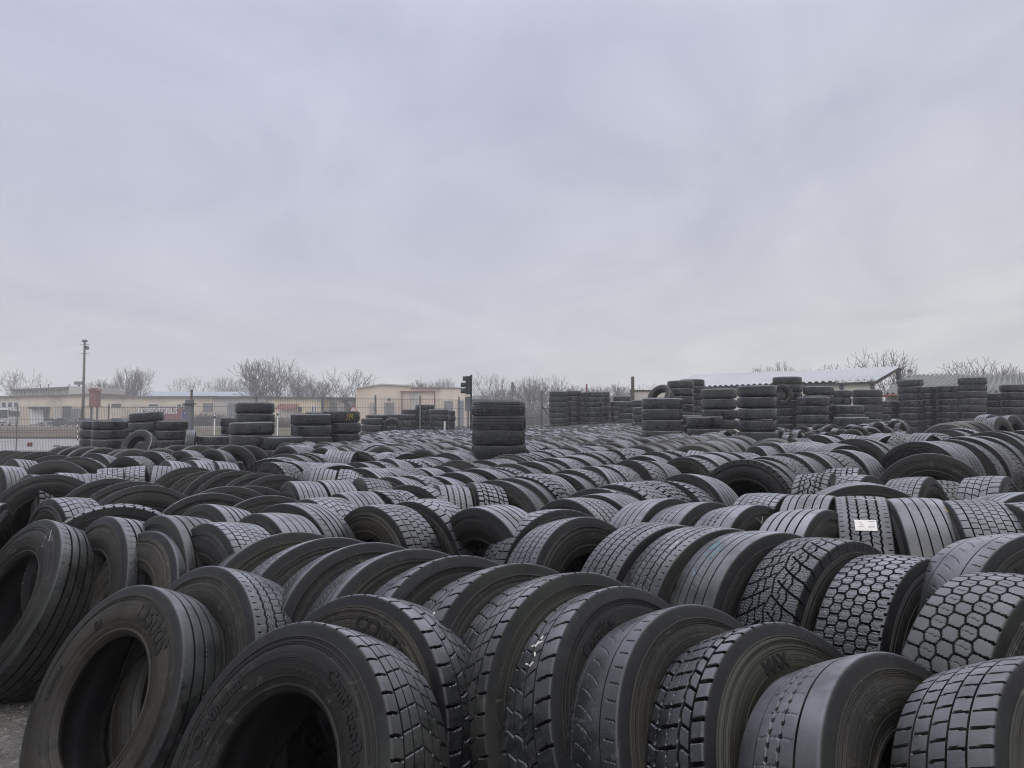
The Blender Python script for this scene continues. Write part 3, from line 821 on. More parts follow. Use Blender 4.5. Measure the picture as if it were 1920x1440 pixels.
T_(.68, 5.40, .54, 220, 3, 'rib_fine', 'finely ribbed tyre second in the long row behind the dark glossy tyre', sw=0, group=MID)
NROW = 'row with the paper sticker on the right'
T_(.98, 4.85, .56, 312, 9, 'rib_worn', 'worn ribbed tyre, left end of the row above the three zigzag-ribbed tyres', sw=2, group=NROW)
T_(1.17, 4.60, .565, 309, 10, 'worn_oval', 'pitted worn tyre next to the left end above the three zigzag-ribbed tyres', sw=0, group=NROW)
T_(1.38, 4.36, .575, 312, 10, 'worn_oval', 'pitted worn tyre with scratched chalk on its sidewall', sw=2, group=NROW,
   extra=[stroke_side([[(.44, -.1), (.40, -.02)], [(.40, -.02), (.44, .06)], [(.36, .02), (.40, .12)]], M_FADED, 'chalk_mark', 2)])
T_(1.63, 4.08, .585, 316, 7, 'rib', 'rib tyre showing its ringed sidewall below the paper sticker', sw=2, group=NROW)
nl = [('grid', 322, 'grid-treaded tyre at the left end of the sticker row'), ('rib_fine', 328, 'finely ribbed tyre immediately left of the one with the sticker'),
      ('rib_zig', 338, 'tyre with a white paper sticker on its tread'), ('rib_worn', 345, 'worn brownish tyre immediately right of the one with the sticker'),
      ('grid', 343, 'grid-treaded tyre second to the right of the paper sticker'), ('block', 350, 'block-treaded tyre third to the right of the paper sticker, at the edge')]
for k, (pt_, yw, lb) in enumerate(nl):
    x, y = 1.62 + .205 * k, 4.74 - .20 * k
    ex = []
    if k == 2:
        ex = [sticker(.005, -.70, .105, .075, 'paper_sticker', [(-.022, -.01, .03, .0025, 1), (-.02, 0.004, .022, .0025, 1), (-.025, .018, .015, .002, 1), (.026, -.012, .03, .004, 2), (.03, .026, .028, .003, 2)]),
              stroke_tread([[(-.04, -.16), (.0, -.13)], [(.0, -.13), (.04, -.22)], [(.05, -.18), (.10, -.2)]], M_CHALK, 'chalk_mark', .005)]
    if k == 3: ex = [stroke_tread([[(.10, -.35), (.115, -.5)], [(.11, -.55), (.118, -.7)], [(.112, -.42), (.12, -.46)]], M_YCHALK, 'chalk_mark', .005)]
    T_(x, y, gz(x, y) + .525, yw, 2, pt_, lb, sw=k % 3, group=NROW, extra=ex, scale=1.02)
RGT = 'loose tyres behind the sticker row'
T_(2.84, 4.16, .67, 285, 9, 'rib_fine', 'finely ribbed tyre behind the right end of the sticker row', sw=0, group=RGT)
T_(3.50, 5.45, .66, 316, 6, 'chevron', 'slant-block tyre near the right edge under the raised row', sw=1, group=RGT)
T_(3.05, 5.62, .64, 316, 7, 'grid', 'grid-treaded tyre left of the slant-block one near the right edge', sw=2, group=RGT)
T_(2.75, 5.95, .63, 315, 6, 'brick', 'brick-block tyre end on under the raised row', sw=0, group=RGT)
T_(2.33, 4.98, .655, 258, 2, 'rib', 'rib tyre turned across behind the paper sticker, wide low arc', sw=1, group=RGT)
T_(2.00, 2.92, .63, 291, 12, 'shaved', 'bald tyre with faint letters at the right edge above the diamond-block tyre', sw=0, group=RGT, texts=(('R22.5', .40, -30 * P2R, .06),))
T_(2.45, 5.95, .645, 328, 5, 'winter', 'winter-treaded tyre left of the low wide arc behind the sticker', sw=2, group=RGT)
T_(2.85, 6.35, .66, 330, 5, 'lug', 'deep-lugged tyre half hidden behind the low wide arc', sw=1, group=RGT)
T_(3.45, 6.25, .62, 266, -38, 'brick', 'brick-block tyre tipped back under the raised row at right', sw=0, group=RGT)
T_(4.02, 7.20, .74, 241, 8, 'rib_worn', 'front tyre of the raised row at right, broad bare sidewall', sw=1, group=RGT)

# ------------------------------------------------------------------ rows followed along their crest lines
PATS_W = ['rib'] * 4 + ['rib_fine'] * 4 + ['rib_zig'] * 3 + ['rib_worn'] * 2 + ['block'] * 3 + ['grid'] * 2 + ['brick'] * 2 + ['chevron'] * 2 + ['hex_wide', 'lug', 'winter', 'rib_wet']
def clash(p, yaw, lst, lim=.26):
    for t in lst:
        dx = p.x - t['pos'].x; dy = p.y - t['pos'].y
        if abs(dx) + abs(dy) > 1.6 or t.get('flat') or abs(p.z - t['pos'].z) > .45: continue
        a1 = abs(dx * math.cos(R_(t['yaw'])) + dy * math.sin(R_(t['yaw'])))
        a2 = abs(dx * math.cos(R_(yaw)) + dy * math.sin(R_(yaw)))
        dist = math.hypot(dx, dy)
        if dist < .20 or (max(a1, a2) < lim * .8 and dist < .72): return True
    return False
ORD = ['first', 'second', 'third', 'fourth', 'fifth', 'sixth', 'seventh', 'eighth', 'ninth', 'tenth', 'eleventh', 'twelfth', 'thirteenth', 'fourteenth', 'fifteenth', 'sixteenth', 'seventeenth', 'eighteenth', 'nineteenth', 'twentieth']
def ordn(i):
    if i < 20: return ORD[i]
    return 'twenty-' + ORD[i - 20] if i < 29 else str(i + 1) + 'th'
def row(phrase, pts, face=-1, shear=0, lean=8, spacing=.285, dz=0.0, yaw=None, exact=False, top=1.0):
    """pts: crest points in the photo; face -1 shows the sidewall at the near-left end of the row"""
    w = [Vector((*crest(x, y, top + dz), 0)) for x, y in pts]
    out = []
    if exact:
        seq = [(p, None) for p in w]
    else:
        seq = []; acc = 0.0; nxt = 0.0
        for a, b in zip(w, w[1:]):
            L = (b - a).length; dirv = (b - a) / L
            while nxt <= acc + L:
                seq.append((a + dirv * (nxt - acc), dirv)); nxt += spacing * rng.uniform(.92, 1.16)
            acc += L
    for p, dv_ in seq:
        if yaw is not None: yw = yaw + rng.uniform(-5, 5)
        else: yw = math.degrees(math.atan2(dv_.y, dv_.x)) + (180 if face < 0 else 0) + shear + rng.uniform(-5, 5)
        la = lean + rng.uniform(-6, 6)
        sc = rng.choice((.97, 1.0, 1.0, 1.02, .99))
        z = gz(p.x, p.y) + dz + TR * sc * math.cos(R_(la)) + HW * abs(math.sin(R_(la))) * .6
        q = Vector((p.x + rng.uniform(-.02, .02), p.y + rng.uniform(-.02, .02), z))
        if clash(q, yw, TY): continue
        t = dict(pos=q, yaw=yw, lean=la, pat=rng.choice(PATS_W), vis=True, scale=sc, phrase=phrase)
        TY.append(t); out.append(t)
    out.sort(key=lambda t: t['pos'].x / t['pos'].y)
    for i, t in enumerate(out): t['ord'] = i
    return out

# left part of the yard
row('the arcs behind the grid-treaded left tyre', [(400, 925), (435, 919), (470, 912), (505, 930), (545, 926)], yaw=299, lean=14, exact=True)
row('the leaning arcs below the smooth barrel row', [(362, 881), (390, 884), (425, 886), (452, 888), (490, 892), (520, 896), (555, 891), (490, 911), (525, 908)], yaw=300, lean=16, exact=True)
row('the arcs behind the block-treaded left tyre', [(100, 900), (140, 900), (176, 899), (212, 904), (250, 909), (282, 916), (350, 917)], yaw=296, lean=15, exact=True)
row('the sideways row under flat left arcs', [(172, 889), (205, 883), (240, 880), (275, 879), (307, 877)], yaw=208, lean=2)
row('the short bright row left of centre', [(322, 872), (350, 871), (378, 870), (408, 870), (437, 869)], yaw=222, lean=4)
row('the cluster with open hole at left edge', [(10, 874), (34, 866), (62, 897), (88, 896), (125, 893)], yaw=229, lean=10, exact=True)
row('the wide flat arcs at left', [(105, 868), (150, 861), (176, 861)], yaw=287, lean=10, exact=True)
row('the mixed tyres under the dark left row', [(182, 854), (215, 855), (252, 859), (295, 859), (292, 850), (367, 862), (350, 846), (400, 842)], yaw=250, lean=6, exact=True)
row('the dark row before the left stacks', [(125, 838), (150, 839), (172, 840), (195, 841), (215, 841), (234, 842), (252, 843), (272, 842), (300, 843)], yaw=300, lean=14, exact=True)
row('the light-edged arcs under the left fence', [(-8, 848), (15, 849), (34, 850), (54, 852), (80, 854), (110, 858)], yaw=298, lean=14, exact=True)
row('the dark heap before the flat-lying tyres', [(335, 836), (372, 837), (408, 836), (437, 837), (466, 835), (497, 835), (530, 834), (556, 836)], yaw=296, lean=10, exact=True)
row('the smooth barrel row under the yellow-chalked stack', [(562, 830), (585, 825), (610, 823), (632, 822), (655, 823)], yaw=208, lean=2)
# long rows running from near left to far right
row('the long row behind the dark glossy tyre', [(1130, 924), (1185, 914), (1245, 904), (1300, 896), (1350, 894)], lean=4)
row('the first long row behind the reddish brick-block tyre', [(665, 928), (735, 923), (785, 916), (905, 912), (1010, 895), (1105, 881), (1185, 872), (1245, 866)], lean=5)
row('the second long row behind the reddish brick-block tyre', [(560, 909), (642, 905), (740, 901), (830, 893), (895, 887), (992, 873), (1067, 861), (1112, 851), (1200, 843)], lean=5)
row('the third long row behind the reddish brick-block tyre', [(600, 887), (690, 886), (755, 880), (855, 872), (920, 866), (985, 853), (1050, 845), (1120, 836)], lean=5)
row('the fourth row behind the reddish brick-block tyre', [(520, 871), (590, 867), (640, 875), (725, 868), (762, 866), (817, 858), (870, 853)], lean=5)
row('the row ending left of the lone stack', [(517, 862), (575, 852), (620, 850), (665, 850), (700, 847), (767, 850), (830, 846), (875, 842)], lean=5)
row('the row between barrel row and lone stack', [(655, 836), (690, 833), (725, 838), (757, 836), (800, 834), (845, 829), (870, 827)], lean=5)
row('the row right of the lone stack base', [(1000, 845), (1060, 838), (1130, 831), (1180, 826)], lean=5)
row('the dark-holed row below the right stacks', [(1210, 858), (1260, 851), (1330, 849)], lean=5)
row('the row left of the raised right row', [(1290, 862), (1335, 856), (1370, 851), (1400, 848)], lean=3)
row('the row under the raised right row', [(1400, 872), (1440, 864), (1477, 860), (1522, 855), (1560, 851), (1592, 848)], lean=4)
row('the row before the raised right row', [(1430, 836), (1495, 832), (1545, 834), (1580, 835), (1615, 828), (1645, 824)], lean=4)
row('the raised right row behind its bare-sided front', [(1727, 836), (1752, 833), (1777, 831), (1802, 827), (1840, 821), (1865, 817), (1890, 814), (1920, 811)], lean=5, spacing=.275, dz=.05)
row('the row behind the raised right row', [(1500, 824), (1535, 822), (1580, 818), (1615, 817), (1680, 817), (1727, 816), (1765, 813), (1802, 808)], lean=4)
row('the big arcs before the far right stacks', [(1772, 797), (1795, 793), (1818, 791), (1842, 790)], yaw=240, lean=6)
row('the upright tyres at the far right edge', [(1850, 781), (1872, 784), (1895, 780), (1915, 779)], yaw=300, lean=4, exact=True)

# ------------------------------------------------------------------ stacks of tyres lying flat
STACKS = []
def stack(px0, px1, ytop, nvis, phrase, d=None, tilt=0.0, n=None, group='tyres stacked flat', mark=None, scale=1.0):
    d = d or 1.03 * scale * F / (px1 - px0)
    x = at((px0 + px1) / 2.0, d); zt = zat(ytop, d); g = gz(x, d)
    n = n or max(1, round((zt - g) / .287))
    th = (zt - g) / n
    STACKS.append((x, d, .55))
    for k in range(n):          # from the top
        z = zt - th * (k + .5)
        vis = k < nvis
        t = dict(pos=Vector((x + rng.uniform(-.018, .018), d + rng.uniform(-.02, .02), z)), yaw=rng.uniform(0, 360), lean=90 - abs(rng.gauss(0, .8)) - (tilt if k == 0 else 0),
                 pat=rng.choice(('rib', 'rib_fine', 'rib_zig', 'rib_worn', 'grid', 'rib')), vis=vis, flat=True, scale=scale * rng.choice((1, .985, 1.01)), stack=True)
        if tilt and k == 0: t['yaw'] = 180 + 10; t['pos'].z += .03
        if vis:
            if nvis == 1 or n == 1: t['label'] = 'flat-lying tyre on top of ' + phrase
            else: t['label'] = ('topmost tyre of ' if k == 0 else ORD[k] + ' tyre from the top of ') + phrase
            t['group'] = group
            if mark and k == 0: t['extra'] = [mark]; t['forceparts'] = True; t['yaw'] = 270; t['lean'] = 89.2
        TY.append(t)
GL, GC, GR = 'tyres stacked flat at left', 'tyres stacked flat far in the middle', 'tyres stacked flat at right'
stack(154, 211, 788, 3, 'the leftmost stack by the wire fence', group=GL, d=25.6)
stack(177, 236, 788, 3, 'the second stack from the left fence', group=GL)
stack(234, 290, 787, 2, 'the half-hidden stack behind the tilted one at left', group=GL, d=25.6)
stack(245, 306, 775, 3, 'the left stack with a tilted top tyre', group=GL, tilt=3.5)
stack(291, 352, 788, 3, 'the left stack beside the grey fence post', group=GL)
stack(371, 433, 818, 1, 'the low pile right of the grey fence post', group=GL)
stack(416, 474, 783, 2, 'the stack peeping out left of the tall pair', group=GL, d=24.5)
stack(443, 514, 755, 2, 'the tall stack left of the slim white pole', group=GL)
stack(431, 515, 791, 2, 'the low stack before the tall white-pole stack', group=GL, d=17.9)
stack(489, 570, 818, 1, 'the low pile in front of the two white poles', group=GL)
stack(547, 622, 776, 2, 'the broad stack left of the yellow chalk mark', group=GL)
stack(572, 634, 772, 1, 'the stack hidden behind the broad one at left', group=GL, d=23.5)
def ymark(root, rot):
    # drawn on the side that faces the yard: top-level frame has X up, so the chalk runs over axial and angle
    mb = MB()
    def pt(a, p):
        r = TR - .007 * (a / HW) ** 2 + .002
        return Vector((a, r * math.sin(p), r * math.cos(p)))
    base = math.pi * .715
    for s in ([(-.09, 0), (.09, .05)], [(.09, .05), (-.02, .12)], [(-.02, .12), (.09, .20)], [(.09, .20), (-.09, .26)], [(-.09, .40), (.09, .34)]):
        pts_ = [(a, base + .9 * p) for a, p in s]
        for q0, q1 in zip(pts_, pts_[1:]): mb.tube(pt(*q0), pt(*q1), .007, .005, 5)
    o = mb.build('chalk_mark', M_YCHALK, root); o.matrix_local = rot
stack(605, 676, 771, 2, 'the stack with the yellow chalk letter', group=GL, mark=ymark)
stack(676, 718, 784, 1, 'the stack just right of the yellow chalk letter, far back', group=GC, d=36)
stack(687, 726, 778, 2, 'the far low stack under the grey fence, left one', group=GC)
stack(722, 760, 777, 1, 'the far stack behind the upright ring tyre', group=GC, d=39)
stack(742, 781, 777, 2, 'the far stack right of the upright ring tyre', group=GC)
stack(752, 790, 768, 1, 'the far stack showing one tyre above its neighbour', group=GC, d=40)
stack(779, 815, 759, 3, 'the highest far stack left of the signal head', group=GC)
stack(804, 842, 767, 2, 'the far stack right of the highest one', group=GC)
stack(818, 854, 770, 2, 'the last far stack before the signal head', group=GC)
stack(884, 985, 753, 4, 'the lone stack in the middle of the yard', group='tyres of the lone stack', d=14.2)
stack(1029, 1064, 734, 5, 'the leftmost of the tight far stacks right of centre', group=GC, d=41)
stack(1056, 1090, 733, 4, 'the second of the tight far stacks right of centre', group=GC, d=42.5)
stack(1080, 1112, 736, 3, 'the third of the tight far stacks right of centre', group=GC, d=45)
stack(1095, 1129, 735, 4, 'the fourth of the tight far stacks right of centre', group=GC, d=42)
stack(1112, 1144, 735, 4, 'the fifth of the tight far stacks right of centre', group=GC, d=45)
stack(1144, 1177, 753, 3, 'the low far stack left of the brown post', group=GC, d=42)
stack(1150, 1183, 743, 2, 'the far stack rising just left of the brown post', group=GC, d=44)
stack(1163, 1196, 753, 3, 'the low far stack at the foot of the brown post', group=GC, d=40)
stack(1184, 1228, 750, 2, 'the stack below the white board', group=GC, d=33)
stack(1189, 1230, 764, 2, 'the low stack half behind the near right stack', group=GC, d=31)
stack(1203, 1279, 747, 4, 'the nearest stack right of centre, below the white board', group=GR)
stack(1251, 1300, 714, 4, 'the tall stack beside the leaning hole tyre', group=GR)
stack(1273, 1322, 712, 4, 'the stack right behind the tall one by the leaning hole tyre', group=GR, d=31)
stack(1255, 1320, 779, 2, 'the low stack right behind the near right stack', group=GR, d=23.5)
stack(1290, 1351, 779, 2, 'the low stack under the white-capped tall one', group=GR, d=21.6, n=4)
stack(1315, 1382, 729, 4, 'the tall stack just left of the highest near pair', group=GR, d=22.4)
stack(1383, 1456, 723, 5, 'the bulky tall stack left of the hanging ring tyre', group=GR)
stack(1450, 1503, 707, 4, 'the stack behind the hanging ring tyre', group=GR)
stack(1506, 1561, 724, 2, 'the wide-topped stack under the white roof', group=GR)
stack(1495, 1553, 744, 4, 'the stack right of the hanging ring tyre', group=GR)
stack(1548, 1595, 732, 3, 'the stack before the cream shed wall', group=GR, d=30)
stack(1600, 1651, 731, 5, 'the stack at the right end of the cream wall', group=GR)
stack(1563, 1619, 761, 2, 'the short stack in front of the cream shed wall', group=GR)
stack(1565, 1626, 783, 1, 'the lowest pale-topped pile before the cream wall', group=GR, d=23.3)
stack(1640, 1685, 752, 3, 'the low stack below the red roof edge', group=GR, d=33)
stack(1686, 1731, 713, 5, 'the leaning stack at the left end of the grey roof', group=GR, tilt=2)
stack(1716, 1758, 725, 4, 'the second stack below the grey roof', group=GR, d=33)
stack(1756, 1801, 724, 4, 'the third stack below the grey roof', group=GR)
stack(1800, 1848, 708, 5, 'the tallest stack below the grey roof', group=GR)
stack(1848, 1892, 737, 3, 'the stack right of the tallest one below the grey roof', group=GR, d=32)
stack(1879, 1926, 721, 4, 'the stack at the right edge below the grey roof', group=GR)

# single tyres by the stacks
def loose(px, py, d, yaw, lean, label, scale=1.0, pat='rib'):
    TY.append(dict(pos=Vector((at(px, d), d, zat(py, d))), yaw=yaw, lean=lean, pat=pat, label=label, vis=True, scale=scale, group='odd tyres among the stacks'))
loose(262, 838, 21.8, 255, 28, 'ring tyre tipped against the left stacks, hole facing the camera')
loose(736, 803, 36.5, 268, 10, 'pale upright ring tyre before the far stacks, facing the camera')
loose(358, 838, 23.0, 200, 3, 'upright tyre at the foot of the grey fence post')
loose(1238, 745, 28.5, 222, 32, 'tyre tipped on edge beside the white board, dark hole below', 1.0)
loose(1465, 741, 25.6, 276, 8, 'hanging ring tyre leaning between two tall stacks at right', .72)

# ------------------------------------------------------------------ far rows: mass of tyres too many to tell apart
FAR = []
def in_poly(px, py):
    lo = np.interp(px, [560, 640, 700, 860, 1000, 1200, 1330, 1500], [833, 822, 811, 794, 789, 793, 812, 828])
    hi = np.interp(px, [560, 700, 900, 1000, 1200, 1500], [840, 840, 838, 850, 838, 832])
    return lo < py < hi
for k in range(-40, 60):
    ang = R_(60); off = k * 1.02
    for j in range(0, 185):
        s = j * .295
        x = math.cos(ang) * s + math.sin(ang) * off + rng.uniform(-.03, .03)
        y = 9 + math.sin(ang) * s - math.cos(ang) * off + rng.uniform(-.03, .03)
        if y < 12 or y > 50: continue
        z = gz(x, y) + TR
        px = CX + F * x / y; py = HOR + (CAMH - (gz(x, y) + 1.0)) * F / y
        if not (540 < px < 1500) or not in_poly(px, py): continue
        if any((x - a) ** 2 + (y - b) ** 2 < (c + .45) ** 2 for a, b, c in STACKS): continue
        yw = 240 + rng.uniform(-8, 8)
        p = Vector((x, y, z))
        near = [t for t in TY if abs(t['pos'].x - x) < 1.2 and abs(t['pos'].y - y) < 1.2]
        if clash(p, yw, near): continue
        TY.append(dict(pos=p, yaw=yw, lean=rng.uniform(-4, 12), pat=rng.choice(PATS_W), vis=True, scale=rng.choice((.96, 1, 1.02)), far=True))
# heap of small car tyres before the right stacks
for k in range(230):
    px = rng.uniform(1265, 1700); d = rng.uniform(19.5, 23.5) + max(0, (px - 1600) * .01)
    x = at(px, d); lay = rng.random()
    if any((x - a) ** 2 + (d - b) ** 2 < (c + .2) ** 2 for a, b, c in STACKS): continue
    z = gz(x, d) + .31 + lay * rng.uniform(.1, .42)
    TY.append(dict(pos=Vector((x, d, z)), yaw=rng.choice((225, 235, 305, 315)) + rng.gauss(0, 9), lean=rng.gauss(0, 10), pat='rib', vis=True, scale=.60, far=True))
# the rows run on to the right of the frame and to the left of it
for x0, y0, n, ang, yw in ((2.95, 3.55, 9, -44, 318), (2.35, 1.95, 7, -44, 306), (3.6, 4.6, 12, -40, 320), (4.8, 5.2, 12, -35, 322), (6.0, 6.0, 12, -25, 328), (7.3, 7.2, 14, -20, 240), (9.2, 9.6, 14, 20, 240), (11.5, 12.0, 14, 25, 240), (-4.1, 4.6, 8, 200, 215), (-4.9, 6.0, 8, 190, 230), (-7.2, 8.6, 10, 185, 230)):
    for j in range(n):
        x = x0 + math.cos(R_(ang)) * .31 * j + rng.uniform(-.02, .02); y = y0 + math.sin(R_(ang)) * .31 * j + rng.uniform(-.02, .02)
        px = CX + F * x / max(y, .3)
        if -60 < px < 1990 or y < .6: continue
        if clash(Vector((x, y, gz(x, y) + TR)), yw, TY): continue
        FAR.append(dict(pos=Vector((x, y, gz(x, y) + TR)), yaw=yw + rng.uniform(-5, 5), lean=rng.uniform(-2, 10), scale=1.0, pat='rib'))
# flat tyres under the raised right-hand row
for t in list(TY):
    if t.get('phrase', '').startswith('the raised right'):
        FAR.append(dict(pos=t['pos'] - Vector((0, 0, TR + .02)), yaw=0, lean=88, scale=1.0, pat='rib'))

vis = [t for t in TY if t['vis'] and not t.get('far')]
def shown(t):      # rough area it shows in the photo
    d = t['pos'].y; q = F / d
    if t.get('flat'): return .75 * 1.03 * q * .28 * q * t.get('scale', 1)
    if 'group' in t and not t.get('pri'): return .6 * q * q
    return .3 * q * min(.5 * q, .72 * q / d + .1 * q)
vis.sort(key=lambda t: (0 if t.get('pri') else 1, -shown(t)))
KEEP = vis[:300]
keep_ids = set(map(id, KEEP))
FAR += [t for t in TY if id(t) not in keep_ids]
used = {}
for t in KEEP:
    if 'label' not in t:
        side = LOOK[t['pat']]
        t['label'] = '%s tyre, %s from left in %s' % (side, ordn(t['ord']), t['phrase'])
        t['group'] = 'tyres standing in ' + t['phrase']
    d = t['pos'].y
    lod = 0 if d < 5.7 else (1 if d < 9.5 else (2 if d < 15.5 else 3))
    if t.get('forceparts'): lod = min(lod, 2)
    make_tyre(t, lod)

def far_mass():
    Vs, Qs, Ms, As, Ws = [], [], [], [], []; o = 0
    G = {0: far_tyre_geo(44, True), 1: far_tyre_geo(28, True), 2: far_tyre_geo(20, False), 3: far_tyre_geo(36, True, True)}
    for t in FAR:
        d = t['pos'].y
        V, Q, mi, w1 = G[3 if t.get('stack') else 0 if d < 16 else (1 if d < 26 else 2)]
        M = np.array(tyre_matrix(t['pos'], t['yaw'], t['lean'], rng.uniform(0, 6.28), t.get('scale', 1.0)))
        Vs.append(V @ M[:3, :3].T + M[:3, 3]); Qs.append(Q + o); Ms.append(mi); As.append(np.full(len(V), rng.random())); Ws.append(w1); o += len(V)
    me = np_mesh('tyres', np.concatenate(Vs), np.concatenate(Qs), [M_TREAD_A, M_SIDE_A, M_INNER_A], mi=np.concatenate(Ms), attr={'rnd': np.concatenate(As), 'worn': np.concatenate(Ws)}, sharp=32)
    ob = link('tyres', me)
    tag(ob, 'hundreds of used tyres in the far rows and piles, too many to tell apart', 'tyres', None, 'stuff')
far_mass()
for o_ in bpy.data.objects:
    if o_.get('label') and len(o_['label'].split()) > 16: print('LONG', o_['label'])
print('TYRES individual', len(KEEP), 'mass', len(FAR), 'visible candidates', len(vis), 'furthest kept', max(t['pos'].y for t in KEEP))

# ------------------------------------------------------------------ ground
def ground_mat():
    m, t, b = new_mat('yard_gravel'); g = NB(t)
    tcn = g.n('ShaderNodeTexCoord'); v = tcn.outputs['Object']
    n1 = g.noise(v, 0.7, 6, 0.65, 0.5); n2 = g.noise(v, 9, 6, 0.7); n3 = g.noise(v, 70, 3, 0.6)
    vo = g.n('ShaderNodeTexVoronoi'); g.l(v, vo.inputs['Vector']); vo.inputs['Scale'].default_value = 48
    st = g.n('ShaderNodeSeparateColor'); g.l(vo.outputs['Color'], st.inputs[0])
    c = g.mix(g.rng(n2, .3, .7, 0, 1), (0.065, 0.060, 0.054), (0.15, 0.137, 0.12))
    c = g.mix(g.math('MULTIPLY', g.rng(st.outputs[0], .72, .95, 0, .8), g.rng(n2, .35, .55, 0, 1)), c, (0.24, 0.22, 0.20))
    c = g.mix(g.rng(n1, .54, .62, 0, .9), c, (0.060, 0.068, 0.028))
    g.l(c, b.inputs['Base Color']); g.l(g.rng(n1, .3, .7, .55, .9), b.inputs['Roughness'])
    h = g.math('ADD', g.math('MULTIPLY', vo.outputs['Distance'], -0.5), n3)
    g.l(g.bump(h, .9, .02), b.inputs['Normal'])
    return m
def sheet(name, xs, ys, mat, dz=0.0, zf=gz):
    X, Y = np.meshgrid(xs, ys, indexing='ij')
    Z = np.vectorize(lambda a, b: zf(a, b))(X, Y) + dz
    V = np.stack([X, Y, Z], -1).reshape(-1, 3); n = len(ys)
    i = np.arange(len(xs) - 1)[:, None]; j = np.arange(n - 1)[None, :]; a = i * n + j
    o = link(name, np_mesh(name, V, np.stack([a, a + n, a + n + 1, a + 1], -1).reshape(-1, 4), [mat]))
    o['kind'] = 'structure'
    return o
GX = [-325, -150, -60, -20, 0, .3, 2, 5, 10, 15, 20.3, 30, 60, 200, 325]
GY = [-12, -5, 0, 5, 10, 20, 35, 45, 60, 70, 80, 95, 110, 150, 300, 325]
sheet('ground', GX, GY, ground_mat())
M_CONC = plain('pale_concrete', (0.30, 0.285, 0.285), .75, .18, .25, stain=(0.17, .16, .155), bump=.1)
M_GRASS = plain('winter_grass', (0.115, 0.092, 0.058), .95, .35, .5, stain=(0.075, .078, .045), stain_amt=.8, bump=.8, bscale=4)
M_ASPH = plain('grey_asphalt', (0.17, 0.165, 0.17), .8, .15, .3, stain=(.11, .105, .105))
LX = [-220, -120, -60, -30, -15, -6, -1, .25]
sheet('concrete_apron', LX, [35, 45, 56], M_CONC, .02)
sheet('grass_strip', [-220, -60, -20, -7], [60, 80, 122], M_GRASS, .03)
sheet('road', [-260, -100, 0, 20, 60], [124, 130, 146], M_ASPH, .03)
sheet('grass_verge', [-260, -100, -18], [147, 152, 156], M_GRASS, .035)
kb = MB().box(-220, -6, 56.1, 56.5, -.1, .16); ko = kb.build('kerb', plain('kerb_stone', (.10, .098, .095), .85, .2, 2)); ko['kind'] = 'structure'
sheet('side_road', [-12, -8, -4, .2], [56.6, 75, 100, 123], M_CONC, .035)

# pebbles lying on the bare gravel at the lower left
def pebbles():
    rr = random.Random(3); mb = MB()
    for _ in range(1500):
        x = rr.uniform(-3.4, -1.0); y = rr.uniform(2.2, 6.0); r = rr.choice((.004, .006, .006, .009, .013)) * rr.uniform(.7, 1.3)
        q = []
        for k in range(6):
            a = math.pi / 3 * k + rr.uniform(-.3, .3); rr_ = r * rr.uniform(.75, 1.2)
            q.append((x + math.cos(a) * rr_, y + math.sin(a) * rr_, r * .15))
        q.append((x + rr.uniform(-.3, .3) * r, y + rr.uniform(-.3, .3) * r, r * rr.uniform(.6, 1.0)))
        mb.add(q, [(k, (k + 1) % 6, 6) for k in range(6)])
    o = mb.build('gravel', plain('pebble_stone', (.15, .14, .13), .85, .5, 9, stain=(.34, .32, .30)))
    tag(o, 'loose pebbles on the mossy ground by the left front tyres', 'gravel', None, 'stuff')
pebbles()

# ------------------------------------------------------------------ background materials
M_BEIGE = plain('beige_render', (.64, .55, .44), .9, .12, .35, stain=(.34, .29, .23), stain_amt=.8, bump=.2, bscale=6)
M_BEIGE2 = plain('ochre_render', (.72, .61, .43), .9, .10, .4, stain=(.44, .37, .28), stain_amt=.5)
M_PINK = plain('pinkish_render', (.66, .55, .45), .9, .12, .25, stain=(.40, .32, .27), stain_amt=.8)
M_GREYR = plain('grey_render', (.48, .45, .41), .9, .15, .35, stain=(.26, .24, .225), stain_amt=.6)
M_ROOFD = plain('dark_roof_felt', (.13, .12, .115), .9, .2, 1)
M_GLASSD = plain('dark_glass', (.05, .06, .07), .15, .2, 2)
M_GLAZ = plain('old_glazing', (.25, .25, .25), .35, .35, .6, stain=(.45, .43, .36), stain_amt=.9)
M_FRAME = plain('white_frame', (.7, .7, .7), .6, .08, 3)
M_DOORG = plain('grey_gate', (.19, .20, .21), .7, .2, 1.5)
M_DOORD = plain('dark_door', (.09, .10, .115), .7, .2, 2)
M_DOORR = plain('red_door', (.30, .12, .10), .7, .2, 2)
M_RUST = plain('rust_red_paint', (.20, .075, .06), .75, .3, 2, stain=(.10, .06, .05))
M_STEEL = plain('grey_steel', (.11, .115, .12), .55, .2, 3)
M_STEEL2 = plain('weathered_galvanised_steel', (.20, .21, .215), .55, .2, 3)
M_WIRE = plain('fence_wire', (.08, .083, .088), .6, .15, 3)
M_BLUER = plain('blue_grey_sheet_roof', (.30, .33, .40), .5, .1, .4)
M_WHITEP = plain('white_vehicle_paint', (.72, .72, .73), .3, .04, 2, spec=.6)
M_DARKP = plain('dark_vehicle_paint', (.05, .055, .065), .25, .1, 2, spec=.6)
M_SILVP = plain('silver_vehicle_paint', (.36, .37, .39), .3, .06, 2, metal=.3)
M_TYRE = plain('car_tyre', (.02, .02, .02), .8, .2, 4)
M_RIM = plain('wheel_rim', (.35, .35, .36), .4, .1, 4, metal=.5)
M_WOOD = plain('weathered_wood', (.13, .105, .085), .9, .25, 4, bump=.3)
M_POLE = plain('old_pole_wood', (.12, .11, .105), .9, .25, 3)
M_LAMPR = plain('red_reflector', (.4, .05, .04), .4, .1, 3)
